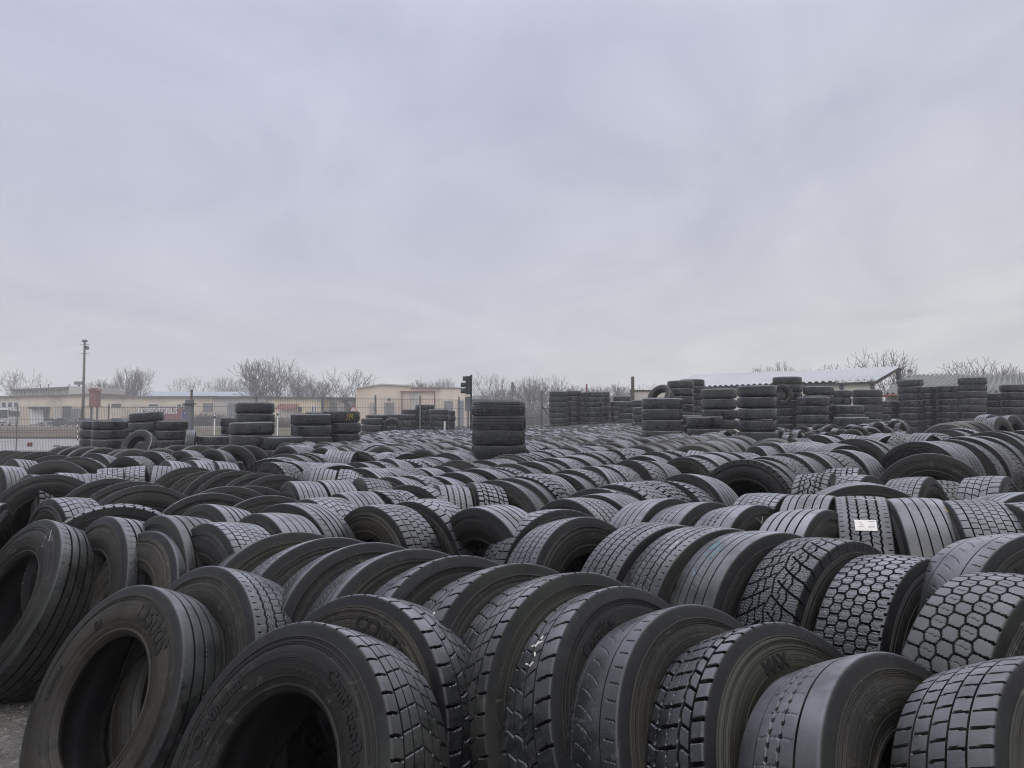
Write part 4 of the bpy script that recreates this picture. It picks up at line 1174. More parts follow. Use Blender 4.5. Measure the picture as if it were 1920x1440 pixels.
M_SIGNB = plain('sign_blue', (.03, .10, .32), .5, .08, 3)
M_SIGNW = plain('sign_white', (.7, .7, .68), .6, .06, 3)
M_SIGNR = plain('sign_red', (.42, .05, .05), .5, .08, 3)
M_BLACK = plain('black_plastic', (.018, .024, .022), .5, .2, 6)
M_BARK = plain('grey_bark', (.07, .062, .058), .95, .2, 2)
M_TWIG = plain('twig_bark', (.065, .055, .052), .95, .2, 2)
M_FIR = plain('fir_needles', (.035, .05, .035), .9, .3, 2)
M_BUSH = plain('bare_bush_twigs', (.14, .115, .10), .95, .3, 1)

def at3(px, py, d): return (at(px, d), d, zat(py, d))

# ------------------------------------------------------------------ buildings across the road
def part(mb, name, mat, parent, **k): return mb.build(name, mat, parent, **k)
def facade_item(parent, name, px0, px1, py0, py1, d, mat, depth=.12, frame=None):
    x0, x1 = at(px0, d), at(px1, d); z1, z0 = zat(py0, d), max(zat(py1, d), gz(x0, d) + .02)
    o = MB().box(x0, x1, d - depth, d - .004, z0, z1).build(name, mat, parent)
    if frame:
        f = MB(); w = .14
        f.box(x0 - w, x0, d - depth - .05, d - .002, z0 - w, z1 + w); f.box(x1, x1 + w, d - depth - .05, d - .002, z0 - w, z1 + w)
        f.box(x0, x1, d - depth - .05, d - .003, z1, z1 + w); f.box(x0, x1, d - depth - .05, d - .003, z0 - w, z0)
        f.build('frame', frame, o)
    return o
def hall(label, px0, px1, py, d, depth, mat, roofmat=None, cat='building', py2=None):
    """flat-roofed block; py2 gives the roof height at the right end"""
    o = empty('industrial_building', (0, 0, 0)); tag(o, label, cat)
    x0, x1 = at(px0, d), at(px1, d); za, zb = zat(py, d), zat(py2 or py, d)
    w = MB(); w.prism([(x0, d, -.3), (x1, d, -.3), (x1, d, zb), (x0, d, za)], (0, depth, 0)); w.build('wall', mat, o)
    r = MB(); r.prism([(x0 - .4, d - .45, za + .003), (x1 + .4, d - .45, zb + .003), (x1 + .4, d - .45, zb + .38), (x0 - .4, d - .45, za + .38)], (0, depth + .8, 0)); r.build('roof', roofmat or M_ROOFD, o)
    return o
# far left hall with the glazed upper storey
D1 = 158
b1 = hall('long beige hall at left with a glazed upper storey above its roof', -150, 184, 750, D1, 25, M_BEIGE, py2=741)
mb = MB(); za, zb = zat(744, D1 + 6), zat(741, D1 + 6)
xa, xb = at(25, D1 + 6), at(129, D1 + 6)
mb.prism([(xa, D1 + 6, za - 1.2), (xb, D1 + 6, zb - 1.2), (xb, D1 + 6, zat(729, D1 + 6)), (xa, D1 + 6, zat(733, D1 + 6))], (0, 12, 0)); up = mb.build('glazed_storey', M_GLAZ, b1)
mb = MB()
for k in range(22):
    x = xa + (xb - xa) * k / 21; f_ = k / 21
    mb.box(x - .07, x + .07, D1 + 5.85, D1 + 5.99, za - 1.2, zat(733 - 4 * f_, D1 + 6) - .05)
mb.build('mullion', M_GREYR, up)
mb = MB(); mb.prism([(xa - .5, D1 + 5.4, zat(733, D1 + 6) + .003), (xb, D1 + 5.4, zat(729, D1 + 6) + .003), (xb, D1 + 5.4, zat(725, D1 + 6)), (xa - .5, D1 + 5.4, zat(730, D1 + 6))], (0, 13, 0)); mb.build('upper_roof', M_ROOFD, b1)
x0, x1 = at(129, D1 + 5), at(177, D1 + 5)
mb = MB(); mb.prism([(x0, D1 + 5, zat(742, D1 + 5) - 1), (x1, D1 + 5, zat(742, D1 + 5) - 1), (x1, D1 + 5, zat(725.5, D1 + 5)), (x0, D1 + 5, zat(724, D1 + 5))], (0, 13, 0)); mb.build('end_block', M_GREYR, b1)
for px in (75, 90, 129):
    mb = MB(); p = at3(px, 726, D1 + 9); mb.tube((p[0], p[1], p[2] - 1.2), (p[0], p[1], p[2] + .7), .12, .12, 6); mb.build('vent_pipe', M_STEEL, b1)
mb = MB(); p = at3(147, 723, D1 + 7); mb.box(p[0] - .9, p[0] + .9, p[1] - .3, p[1] + .3, p[2] + .2, p[2] + .9); mb.box(p[0] - .15, p[0] + .15, p[1] - .15, p[1] + .15, p[2] - .9, p[2] + .2); mb.build('roof_fan', M_DOORD, b1)
for a, b in ((4, 12), (16, 24), (27, 34)): facade_item(b1, 'window', a, b, 754.5, 763.5, D1, M_GLASSD, .08, M_FRAME)
facade_item(b1, 'sliding_gate', 58, 83, 769, 795, D1, M_FRAME, .15)
facade_item(b1, 'canopy', 60, 95, 763, 767, D1, M_DOORD, 1.2)
facade_item(b1, 'door', 84, 93.5, 768, 795, D1, M_DOORD)
facade_item(b1, 'door', 118, 134, 762, 795, D1, M_DOORD)
facade_item(b1, 'sliding_gate', 135, 153, 766, 795, D1, M_DOORG, .14)
facade_item(b1, 'sliding_gate', 102, 117, 768, 795, D1, M_GREYR, .16)
# long low building behind the signs
D2 = 154
b2 = hall('long low beige building with a flat dark roof behind the grey fence post', 185, 402, 746, D2, 14, M_BEIGE)
facade_item(b2, 'window', 210, 227, 757, 763, D2, M_GLASSD)
facade_item(b2, 'window', 279, 297, 758, 763.5, D2, M_GLASSD, .08, M_FRAME)
facade_item(b2, 'window', 333, 340, 758, 763.5, D2, M_GLASSD, .08, M_FRAME)
facade_item(b2, 'window', 342, 349, 758, 763.5, D2, M_GLASSD, .08, M_FRAME)
facade_item(b2, 'gate', 381, 399, 756, 772, D2, M_DOORG)
b2b = hall('grey low garage joined to the long beige building, dark gate', 402.5, 500, 746.5, D2 - 2, 14, M_GREYR)
facade_item(b2b, 'gate', 427, 444, 756, 790, D2 - 2, M_DOORG)
# hangar roof behind
D5 = 210
hg = empty('hangar', (0, 0, 0)); tag(hg, 'blue-grey arched hangar roof rising behind the long low building', 'hangar')
mb = MB(); pts = []
for k in range(9):
    a = math.pi * k / 8; pts.append((0, D5 + 9 - 9 * math.cos(a), 4.6 + 4.6 * math.sin(a)))
x0, x1 = at(263, D5), at(470, D5)
n = len(pts); vs = [(x0, p[1], p[2]) for p in pts] + [(x1, p[1], p[2]) for p in pts]
mb.add(vs, [(k, k + 1, n + k + 1, n + k) for k in range(n - 1)] + [tuple(range(n)), tuple(range(2 * n - 1, n - 1, -1))]); mb.build('roof', M_BLUER, hg)
MB().box(x0 + .2, x1 - .2, D5 + .2, D5 + 17.8, -.2, 4.59).build('wall', M_GREYR, hg)
# ochre house with a porch
D3 = 148
b3 = hall('ochre low house with a small red porch roof behind the white poles', 503, 606, 748, D3, 12, M_BEIGE2)
facade_item(b3, 'window', 585, 588, 762, 772, D3, M_GLASSD, .08, M_FRAME)
facade_item(b3, 'window', 590.5, 593, 762, 772, D3, M_GLASSD, .08, M_FRAME)
facade_item(b3, 'window', 560, 566, 763, 773, D3, M_GLASSD)
facade_item(b3, 'corner_pillar', 603, 608, 752, 790, D3, M_DOORD, .3)
pc = MB(); xa, xb = at(527, D3), at(556, D3); dz = zat(759, D3); pc.prism([(xa - .4, D3 - 2.6, dz - .9), (xa - .4, D3 - .01, dz), (xa - .4, D3 - .01, dz + .15), (xa - .4, D3 - 2.6, dz - .75)], (xb - xa + .8, 0, 0))
po = pc.build('porch_roof', M_RUST, b3)
pc = MB()
for k in range(6):
    x = xa + (xb - xa) * k / 5; pc.box(x - .06, x + .06, D3 - 2.5, D3 - 2.38, -.1, dz - .83)
pc.box(xa, xb, D3 - 2.36, D3 - .02, -.1, dz - 1.6); pc.build('porch_screen', M_GREYR, b3)
b4 = hall('grey low annex with a red door beside the tall pinkish hall', 609, 684, 748.5, D3 + 4, 10, M_GREYR)
facade_item(b4, 'door', 667, 679, 751, 790, D3 + 4, M_DOORR)
facade_item(b4, 'gate', 619, 632, 755, 790, D3 + 4, M_DOORG)
facade_item(b4, 'gate', 646, 657, 757, 790, D3 + 4, M_DOORG)
MB().box(at(612, D3 + 3.6), at(618, D3 + 3.6), D3 + 3.3, D3 + 3.9, -.2, zat(741, D3 + 3.6)).build('chimney', M_BEIGE, b4)
# tall pinkish hall with a shallow gable
D6 = 128
b5 = empty('industrial_building', (0, 0, 0)); tag(b5, 'tall pinkish hall with a shallow gable left of the signal head', 'building')
X = lambda p: at(p, D6)
Zp = lambda p: zat(p, D6)
MB().prism([(X(667), D6, -.3), (X(768), D6, -.3), (X(768), D6, Zp(724.5)), (X(716), D6, Zp(722)), (X(667), D6, Zp(729))], (0, 22, 0)).build('wall', M_PINK, b5)
MB().prism([(X(768) + .004, D6 + .02, -.3), (X(826), D6 + .02, -.3), (X(826), D6 + .02, Zp(728)), (X(768) + .004, D6 + .02, Zp(727.5))], (0, 21, 0)).build('wall', M_PINK, b5)
MB().prism([(X(826) + .004, D6 - .3, -.3), (X(872), D6 - .3, -.3), (X(872), D6 - .3, Zp(728.5)), (X(826) + .004, D6 - .3, Zp(727.5))], (0, 20, 0)).build('wall', M_BEIGE, b5)
for (a, pa, b, pb) in ((666, 729.3, 716, 721.8), (716, 721.8, 768.4, 724.4)):
    MB().prism([(X(a), D6 - .3, Zp(pa) + .004), (X(b), D6 - .3, Zp(pb) + .004), (X(b), D6 - .3, Zp(pb) + .22), (X(a), D6 - .3, Zp(pa) + .22)], (0, 22.5, 0)).build('roof', M_GREYR, b5)
MB().prism([(X(769), D6 - .35, Zp(727.4) + .003), (X(872.5), D6 - .6, Zp(728.3) + .003), (X(872.5), D6 - .6, Zp(727)), (X(769), D6 - .35, Zp(726.3))], (0, 21, 0)).build('roof', M_ROOFD, b5)
facade_item(b5, 'window', 727, 732, 746.5, 751, D6, M_DOORD)
facade_item(b5, 'gate', 721, 739, 755, 800, D6, M_DOORG)
facade_item(b5, 'gate', 693, 706, 756, 800, D6, M_GREYR)
facade_item(b5, 'gate', 833, 849, 752, 800, D6 - .3, M_DOORG)
facade_item(b5, 'gate', 858, 869, 752, 800, D6 - .3, M_DOORG)
facade_item(b5, 'gate', 768, 790, 735.5, 800, D6, M_GREYR, .06)
mb = MB()
for px in (754, 815): mb.tube((X(px), D6 - .25, -.1), (X(px), D6 - .25, Zp(735)), .09, .09, 6)
mb.box(X(750), X(817), D6 - .4, D6 - .01, Zp(735), Zp(733.5)); mb.build('gutter', M_RUST, b5)
b6 = hall('low dark-roofed shed far behind the signal pole', 885, 930, 752, 178, 14, M_GREYR)
MB().prism([(at(884, 178), 177.3, zat(752, 178) + .4), (at(884, 178), 184, zat(740, 178)), (at(884, 178), 191.5, zat(752, 178) + .4)], (at(931, 178) - at(884, 178), 0, 0)).build('gable_roof', plain('slate_roof', (.09, .095, .11), .7, .15, 1), b6)

# rust-red tank on legs
tk = empty('water_tank', (0, 0, 0)); tag(tk, 'rust-red box tank on a steel leg frame by the tall pole', 'tank')
dT = 122; xa, xb = at(166.5, dT), at(181, dT)
mb = MB(); mb.box(xa, xb, dT, dT + 1.3, zat(762, dT), zat(733, dT)); mb.build('tank_body', M_RUST, tk, bevel=.05)
MB().prism([(xa - .2, dT - .2, zat(733, dT) + .003), (xb + .25, dT - .2, zat(733, dT) + .003), (xb - .1, dT - .2, zat(728, dT)), (xa + .2, dT - .2, zat(728, dT))], (0, 1.7, 0)).build('tank_lid', M_RUST, tk)
for px in (168, 179):
    MB().box(at(px, dT) - .12, at(px, dT) + .12, dT + .5, dT + .75, -.1, zat(762, dT) - .002).build('leg', M_STEEL, tk)
MB().box(xa - .7, xb + .5, dT - .1, dT + 1.4, zat(762.8, dT), zat(762, dT) - .002).build('platform', M_RUST, tk)

# container with white lettering
def text_plate(s, x, y, z, size, mat, parent, name='lettering', squash=1.0):
    V, T = text_geo(s, size, .012)
    me = bpy.data.meshes.new(name)
    me.from_pydata([(a, -c_, b * squash) for a, b, c_ in V.tolist()], [], T); me.materials.append(mat); me.update()
    o = link(name, me, parent); o.location = (x, y, z); return o
cn = empty('shipping_container', (0, 0, 0)); tag(cn, 'faded red container with white lettering behind the left stacks', 'container')
dC = 132; xa, xb = at(262, dC), at(344, dC); z0, z1 = .05, zat(763.5, dC)
mb = MB(); mb.box(xa, xb, dC, dC + 2.4, z0, z1)
cb = mb.build('body', plain('faded_red_steel', (.29, .13, .125), .7, .18, 1.2, stain=(.24, .18, .16)), cn)
mb = MB()
for k in range(34):
    x = xa + .15 + (xb - xa - .3) * k / 33; mb.box(x - .05, x + .05, dC - .045, dC - .003, z0 + .15, z1 - .15)
mb.build('corrugation', plain('faded_red_rib', (.25, .11, .105), .7, .18, 1.2), cb)
MB().box(xa - .05, xb + .05, dC - .1, dC + 2.5, z1 + .003, z1 + .14).build('top_rail', M_GREYR, cn)
text_plate('EKSPEDITORIUS', (at(296, dC)), dC - .06, zat(771, dC), .98, M_SIGNW, cn, squash=1.5)

# ------------------------------------------------------------------ vehicles
def wheel(parent, x, y, r, w):
    t = MB().tube((x - w / 2, y, r), (x + w / 2, y, r), r, r, 18).build('wheel', M_TYRE, parent)
    MB().tube((x - w / 2 - .01, y, r), (x + w / 2 + .01, y, r), r * .62, r * .62, 14).build('rim', M_RIM, t)
def car(label, px, d, rz, paint, L=4.4, Wd=1.75, Hh=1.45):
    o = empty('parked_car', (at(px, d), d, gz(at(px, d), d) + .035), rz); tag(o, label, 'car', 'cars parked by the beige hall')
    # local: length along Y, front at -Y
    h = L / 2; hw = Wd / 2
    prof = [(-h, .35), (-h, .62), (-h + .15, .78), (-h + 1.15, .92), (h - .75, .98), (h - .1, .92), (h, .7), (h, .35), (h - .45, .25), (-h + .4, .25)]
    mb = MB(); mb.prism([(-hw, y, z) for y, z in prof], (Wd, 0, 0)); mb.build('body', paint, o, bevel=.07)
    cab = [(-h + 1.05, .93), (-h + 1.85, Hh), (h - 1.35, Hh - .02), (h - .55, .97)]
    mb = MB(); a = .12
    b0 = [(-hw + .04, y, z) if z < 1.0 else (-hw + .04 + a, y, z) for y, z in cab]; b1_ = [(-x, y, z) for x, y, z in b0]
    mb.add(b0 + b1_, [(3, 2, 1, 0), (4, 5, 6, 7), (0, 1, 5, 4), (1, 2, 6, 5), (2, 3, 7, 6), (3, 0, 4, 7)]); mb.build('windows', M_GLASSD, o, bevel=.03)
    MB().box(-hw + .17, hw - .17, -h + 1.9, h - 1.45, Hh - .02, Hh + .035).build('roof', paint, o, bevel=.03)
    for sx in (-1, 1):
        for yy in (-h + .85, h - .85): wheel(o, sx * (hw - .09), yy, .32, .2)
        MB().box(sx * hw * .55, sx * hw * .92, -h - .02, -h + .1, .6, .74).build('headlight', M_FRAME, o)
        MB().box(sx * hw * .6, sx * hw * .95, h - .06, h + .02, .66, .82).build('tail_light', M_LAMPR, o)
    return o
car('pale silver hatchback nose-on, left of the dark saloon by the beige hall', 93, 136, R_(-60), M_SILVP, 3.9)
car('dark saloon parked side-on before the dark door of the beige hall', 118, 133, R_(-96), M_DARKP)
car('dark saloon right of the other, half behind the stacks and pole', 157, 131, R_(-104), M_DARKP, 4.6)
car('white car behind the stacks, in front of the low beige building', 222, 130, R_(-97), M_WHITEP, 4.8, 1.8, 1.5)
bus = empty('coach', (at(6, 140), 141, .05), R_(24)); tag(bus, 'white coach with big dark windscreen at the left edge behind the fence', 'bus')
mb = MB(); mb.box(-1.27, 1.27, -5.6, 5.6, .35, 3.25); mb.build('body', M_WHITEP, bus, bevel=.18)
MB().box(-1.18, 1.18, -5.68, -5.55, 1.45, 2.95).build('windscreen', M_GLASSD, bus, bevel=.05)
MB().box(-1.3, -1.25, -5.3, 5.3, 1.75, 2.75).build('side_windows', M_GLASSD, bus); MB().box(1.25, 1.3, -5.3, 5.3, 1.75, 2.75).build('side_windows', M_GLASSD, bus)
MB().box(-1.05, 1.05, -5.66, -5.58, .55, .8).build('bumper_grille', M_DOORD, bus)
for sx in (-1, 1):
    MB().box(sx * .65, sx * 1.1, -5.66, -5.57, .85, 1.1).build('headlight', M_GREYR, bus)
    wheel(bus, sx * 1.15, -3.4, .5, .28); wheel(bus, sx * 1.15, 3.0, .5, .28)
    m2 = MB(); m2.tube((sx * 1.2, -5.5, 2.9), (sx * 1.55, -5.95, 2.85), .04, .04); m2.box(sx * 1.55 - .1, sx * 1.55 + .1, -6.05, -5.85, 2.25, 2.85); m2.build('mirror', M_BLACK, bus)

# ------------------------------------------------------------------ poles, signs, fences
up_ = empty('floodlight_pole', (at(156, 112), 112, 0)); tag(up_, 'tall weathered pole with small floodlights near its top at left', 'pole')
hp = zat(641, 112)
MB().tube((0, 0, -.2), (0, 0, hp), .24, .15, 10).build('pole', M_POLE, up_, smooth=True)
for zz_, L in ((zat(646, 112), .75), (zat(663, 112), .72)):
    MB().tube((-L, 0, zz_), (L, 0, zz_), .035, .035, 5).build('crossarm', M_STEEL, up_)
for dx, py in ((.35, 651), (.6, 652)):
    z = zat(py, 112); q = MB(); q.tube((0, 0, z + .1), (dx, -.2, z), .05, .05, 5); q.box(dx - .22, dx + .22, -.5, -.2, z - .3, z + .2); q.build('floodlight', M_DOORD, up_, bevel=.05)
MB().box(-.3, .3, -.3, .3, hp - .002, hp + .35).build('pole_cap', M_DOORD, up_, bevel=.1)

def wire_fence(label, p0, p1, h, posts, zr, post_h=None, ww=.013, step=.085, pw=.045, pm=None):
    o = empty('wire_fence', (0, 0, 0)); tag(o, label, 'fence')
    a = Vector((p0[0], p0[1], 0)); b = Vector((p1[0], p1[1], 0)); L = (b - a).length; u = (b - a) / L
    mb = MB(); n = int(L / step)
    for k in range(n + 1):
        q = a + u * (L * k / n); g0 = gz(q.x, q.y)
        mb.tube((q.x, q.y, g0 + .05), (q.x, q.y, g0 + h), ww / 2, ww / 2, 3, caps=False)
    for z in zr:
        for k in range(10):
            q0 = a + u * (L * k / 10); q1 = a + u * (L * (k + 1) / 10)
            mb.tube((q0.x, q0.y, gz(q0.x, q0.y) + z), (q1.x, q1.y, gz(q1.x, q1.y) + z), ww * .8, ww * .8, 4, caps=False)
    mb.build('wire_mesh', M_WIRE, o)
    for s in posts:
        q = a + u * s; g0 = gz(q.x, q.y); hh = post_h or h + .1
        MB().box(q.x - pw, q.x + pw, q.y + .02, q.y + .02 + pw * 1.5, g0 - .1, g0 + hh).build('post', pm or M_STEEL, o)
    return o
FY = 34.5
xl = at(-160, FY); xr = at(355, 33.0)
wire_fence('low wire mesh fence at left between the yard and the pale apron', (xl, FY + 1.5), (xr, 33.0), zat(761, FY), [4.5, 9.5], (.06, .9, 1.0, 1.5, 2.05), step=.085, pw=.022, pm=M_STEEL2)
fp = empty('fence_post', (at(355.5, 31.5), 31.5, 0)); tag(fp, 'thick grey gate post standing behind the left stacks', 'post')
MB().box(-.14, .14, -.14, .14, -.1, zat(749, 31.5)).build('post_body', plain('post_grey', (.17, .18, .20), .7, .15, 3), fp, bevel=.02)
MB().box(-.035, .035, .15, .22, .5, zat(730, 31.5)).build('thin_mast', M_WOOD, fp)
MB().box(-.2, .2, -.2, .2, zat(758.5, 31.5), zat(756, 31.5)).build('hinge_collar', M_STEEL, fp)
d0, d1 = 33.5, 43.5
pA = (at(360, d0), d0); pB = (at(1012, d1), d1)
LL = math.hypot(pB[0] - pA[0], pB[1] - pA[1])
def s_at(px):
    # distance along the fence where it crosses the ray of this pixel
    t = (px - CX) / F; k = (t * pA[1] - pA[0]) / ((pB[0] - pA[0]) - t * (pB[1] - pA[1])); return k * LL
wire_fence('tall wire mesh fence running behind the far stacks to the bent post', pA, pB, 2.62, [s_at(p) for p in (480, 604, 703.5, 787.5, 860.5, 940)], (.06, .5, 1.0, 1.55, 2.1, 2.55), 2.75, .011, .085, .04, M_STEEL2)
# slim posts and signs
def slim(label, px, d, py, mat, bands=False, base=None):
    o = empty('marker_post', (at(px, d), d, gz(at(px, d), d))); tag(o, label, 'marker post')
    h = zat(py, d) - gz(at(px, d), d)
    w_ = .03 if bands else .055; MB().tube((0, 0, -.05), (0, 0, h), w_, w_ * .8, 8).build('shaft', mat, o)
    if bands:
        for k in range(4):
            z = h * (.15 + .22 * k); MB().tube((0, 0, z), (0, 0, z + h * .1), w_ + .006, w_ + .005, 8).build('band', M_RUST, o)
    else:
        MB().tube((0, 0, h * .86), (0, 0, h * .93), .062, .06, 8).build('band', M_BLACK, o)
    return o
slim('slim white marker post beyond the fence, right of the grey gate post', 403, 52, 777, M_SIGNW)
slim('slim white marker post right of the tall pair of stacks', 521, 50, 771, M_SIGNW)
slim('thin red and white banded stick left of the leftmost stack', 147, 45, 786, M_SIGNW, True)
rs = empty('road_sign', (at(348.5, 60), 60, 0)); tag(rs, 'blue road sign with a white arrow up beside the grey gate post', 'sign')
MB().tube((0, .05, -.1), (0, .05, zat(768, 60)), .035, .035, 6).build('sign_pole', M_STEEL, rs)
sw_, z0, z1 = .19, zat(784, 60), zat(769.5, 60)
MB().box(-sw_, sw_, -.03, 0, z0, z1).build('sign_plate', M_SIGNB, rs)
q = MB(); zc_ = (z0 + z1) / 2
q.box(-.04, .04, -.045, -.033, z0 + .06, zc_ + .05); q.prism([(-.13, -.045, zc_ + .05), (.13, -.045, zc_ + .05), (0, -.045, z1 - .06)], (0, .012, 0)); q.build('arrow', M_SIGNW, rs)
ws = empty('warning_sign', (at(663, 56), 56, 0)); tag(ws, 'triangular warning sign with red border peeking over the chalked stack', 'sign')
MB().tube((0, .06, -.1), (0, .06, zat(765, 56)), .035, .035, 6).build('sign_pole', M_STEEL, ws)
zb_, zt_ = zat(771.5, 56), zat(759.5, 56); hw_ = .30
MB().prism([(-hw_, -.02, zb_), (hw_, -.02, zb_), (0, -.02, zt_)], (0, .04, 0)).build('border', M_SIGNR, ws)
MB().prism([(-hw_ * .68, -.03, zb_ + .06), (hw_ * .68, -.03, zb_ + .06), (0, -.03, zt_ - .13)], (0, .008, 0)).build('face', M_SIGNW, ws)
q = MB(); q.box(-.02, .02, -.036, -.031, zb_ + .1, zb_ + .22); q.build('symbol', M_BLACK, ws)
for px, py in ((58, 832), (108, 832), (148, 830)):
    d = 41.0; o = empty('concrete_block', (at(px, d), d, .02)); tag(o, {58: 'squarish dark block on the pale apron, left of two flat ones', 108: 'flat dark slab on the pale apron, middle of three pieces', 148: 'flat dark slab on the pale apron nearest the banded stick'}[px], 'block')
    w = .10 if px == 58 else .12; h = .22 if px == 58 else .07
    MB().box(-w, w, -w, w, 0, h).build('slab', M_RUST if px == 58 else M_DOORD, o, bevel=.015)

# traffic signal: three lamps with deep visors facing left
tl = empty('traffic_light', (at(881.5, 37), 37, gz(at(881, 37), 37))); tag(tl, 'black three-lamp traffic light on a thin pole seen from the side', 'traffic light')
zt_, zb_ = zat(704.5, 37), zat(740, 37)
MB().tube((.05, 0, -.1), (.05, 0, zt_ + .05), .05, .045, 8).build('pole', M_BLACK, tl)
MB().box(-.22, .03, -.16, .16, zb_ + .03, zt_ - .02).build('housing', M_BLACK, tl, bevel=.04)
H3 = (zt_ - zb_) / 3
for k in range(3):
    zc_ = zt_ - H3 * (k + .5)
    q = MB(); n = 12
    for i in range(n):      # open-bottomed tube visor
        a0 = R_(-40) + R_(260) * i / n; a1 = R_(-40) + R_(260) * (i + 1) / n
        r = .135
        def P(a, x, rr): return (x, rr * math.cos(a), zc_ + rr * math.sin(a))
        x0_, x1_ = -.222, -.222 - .24 * (1.0 if k else .6)
        q.add([P(a0, x0_, r), P(a1, x0_, r), P(a1, x1_, r), P(a0, x1_, r), P(a0, x0_, r - .012), P(a1, x0_, r - .012), P(a1, x1_, r - .012), P(a0, x1_, r - .012)],
              [(0, 1, 2, 3), (7, 6, 5, 4), (2, 6, 7, 3), (0, 3, 7, 4), (1, 5, 6, 2)])
    q.build('visor', M_BLACK, tl)
    MB().tube((-.235, 0, zc_), (-.218, 0, zc_), .11, .11, 16).build('lens', M_DOORD, tl)
cbn = empty('control_cabinet', (at(877, 37.6), 37.6, 0)); tag(cbn, 'grey flat cabinet box mounted on the pole under the traffic light', 'cabinet')
MB().box(-.14, .12, -.1, .1, zat(771, 37.6), zat(744, 37.6)).build('box', plain('cabinet_grey', (.24, .25, .25), .6, .1, 3), cbn, bevel=.02)
MB().box(-.02, .05, .02, .1, -.1, zat(771, 37.6) - .002).build('stand', M_STEEL, cbn)
MB().box(-.12, .10, -.112, -.102, zat(770, 37.6), zat(745, 37.6)).build('door', plain('cabinet_door', (.21, .22, .22), .6, .1, 3), cbn)
wp = MB().tube((0, 0, -.1), (0, 0, zat(790, 38)), .05, .05, 8); wo_ = wp.build('bollard', M_SIGNW); wo_.location = (at(834, 37.5), 37.5, 0); tag(wo_, 'short white stub standing at the foot of the far stacks', 'bollard')
# bent post with brace
bp = empty('braced_post', (at(1014.5, 44), 44, gz(at(1014, 44), 44))); tag(bp, 'dark leaning post with a diagonal brace left of the tight far stacks', 'post')
zt_ = zat(735, 44)
MB().tube((0, 0, -.1), (.05, 0, zt_), .06, .045, 8).build('upright', M_STEEL, bp)
MB().tube((.03, 0, zat(762, 44)), (.42, 0, zat(781, 44)), .045, .045, 6).build('brace', M_STEEL, bp)
MB().tube((.03, 0, zat(768, 44)), (.42, 0, zat(768, 44)), .03, .03, 6).build('rail', M_RUST, bp)
tp = MB().tube((0, 0, 0), (.02, 0, zat(720, 47) - gz(4, 47)), .05, .05, 8); o = tp.build('iron_post', M_RUST); o.location = (at(1099.5, 47), 47, gz(4, 47)); tag(o, 'thin rusty post sticking up behind the tight far stacks', 'post')
# brown post and white board
dB = 46
wpst = MB().box(-.09, .09, -.09, .09, 0, zat(706, dB) - gz(7, dB)); o = wpst.build('wooden_post', M_WOOD, bevel=.01); o.location = (at(1186.5, dB), dB, gz(7, dB)); tag(o, 'square brown wooden post rising left of the white board', 'post')
wb = empty('board_wall', (0, 0, 0)); tag(wb, 'stained white board wall with brown top rail by the wooden post', 'wall')
xa, xb = at(1184, dB + .5), at(1268, dB + .5)
MB().box(xa + .1, xb, dB + .5, dB + .58, .3, zat(733.5, dB)).build('panel', plain('stained_white_board', (.62, .58, .52), .85, .1, .9, stain=(.45, .37, .28), stain_amt=.7), wb)
MB().box(xa - .05, xb, dB + .45, dB + .64, zat(733.4, dB), zat(730.5, dB)).build('top_rail', M_WOOD, wb)
MB().box(xa - .05, xa + .09, dB + .44, dB + .65, .2, zat(733.4, dB) - .003).build('upright', M_WOOD, wb)

# ------------------------------------------------------------------ sheds at right with corrugated roofs
def corrugated(P00, P10, P01, P11, waves, amp, mat, name, parent, thick=.02):
    """roof sheet between eave P00-P10 and ridge P01-P11; corrugations run from eave to ridge"""
    A, B, Cc, Dd = map(Vector, (P00, P10, P01, P11)); n = waves * 6
    up = (B - A).cross(Cc - A).normalized()
    if up.z < 0: up = -up
    vs, fs = [], []
    rows = 3
    for i in range(n + 1):
        s = i / n; o = amp * math.sin(2 * math.pi * waves * s)
        for j in range(rows):
            t = j / (rows - 1); p = A.lerp(B, s).lerp(Cc.lerp(Dd, s), t); vs.append(p + up * o)
    m = len(vs)
    vs += [v - up * thick for v in vs]
    for i in range(n):
        for j in range(rows - 1):
            a = i * rows + j; fs.append((a, a + rows, a + rows + 1, a + 1)); fs.append((m + a + 1, m + a + rows + 1, m + a + rows, m + a))
        a = i * rows; fs.append((a, m + a, m + a + rows, a + rows)); a += rows - 1; fs.append((a + rows, m + a + rows, m + a, a))
    mb = MB(); mb.add(vs, fs); return mb.build(name, mat, parent, smooth=False)
S = 1.22
def P3(px, py, d): d *= S; return (at(px, d), d, zat(py, d))
M_WROOF = plain('white_sheet_roof', (.44, .45, .475), .5, .06, .5, stain=(.33, .34, .365), stain_amt=.6)
M_AROOF = plain('grey_asbestos_roof', (.24, .245, .235), .9, .16, 1.2, stain=(.15, .15, .12), stain_amt=.8)
M_CREAM = plain('cream_shed_wall', (.72, .69, .58), .85, .1, .6, stain=(.38, .35, .28), stain_amt=.6)
s1 = empty('shed', (0, 0, 0)); tag(s1, 'cream shed with a bright white corrugated roof behind the right stacks', 'shed')
e0, e1 = P3(1226, 727.5, 40.5), P3(1647, 711.5, 32); r0_, r1_ = P3(1306, 703, 44.5), P3(1690, 687, 36.5)
corrugated(e0, e1, r0_, r1_, 38, .05, M_WROOF, 'roof', s1)
def wall_between(a, b, z0, z1a, z1b, th, mat, name, parent):
    a = Vector(a); b = Vector(b); u = (b - a); u.z = 0; nrm = Vector((-u.y, u.x, 0)).normalized() * th
    return MB().prism([(a.x, a.y, z0), (b.x, b.y, z0), (b.x, b.y, z1b), (a.x, a.y, z1a)], nrm).build(name, mat, parent)
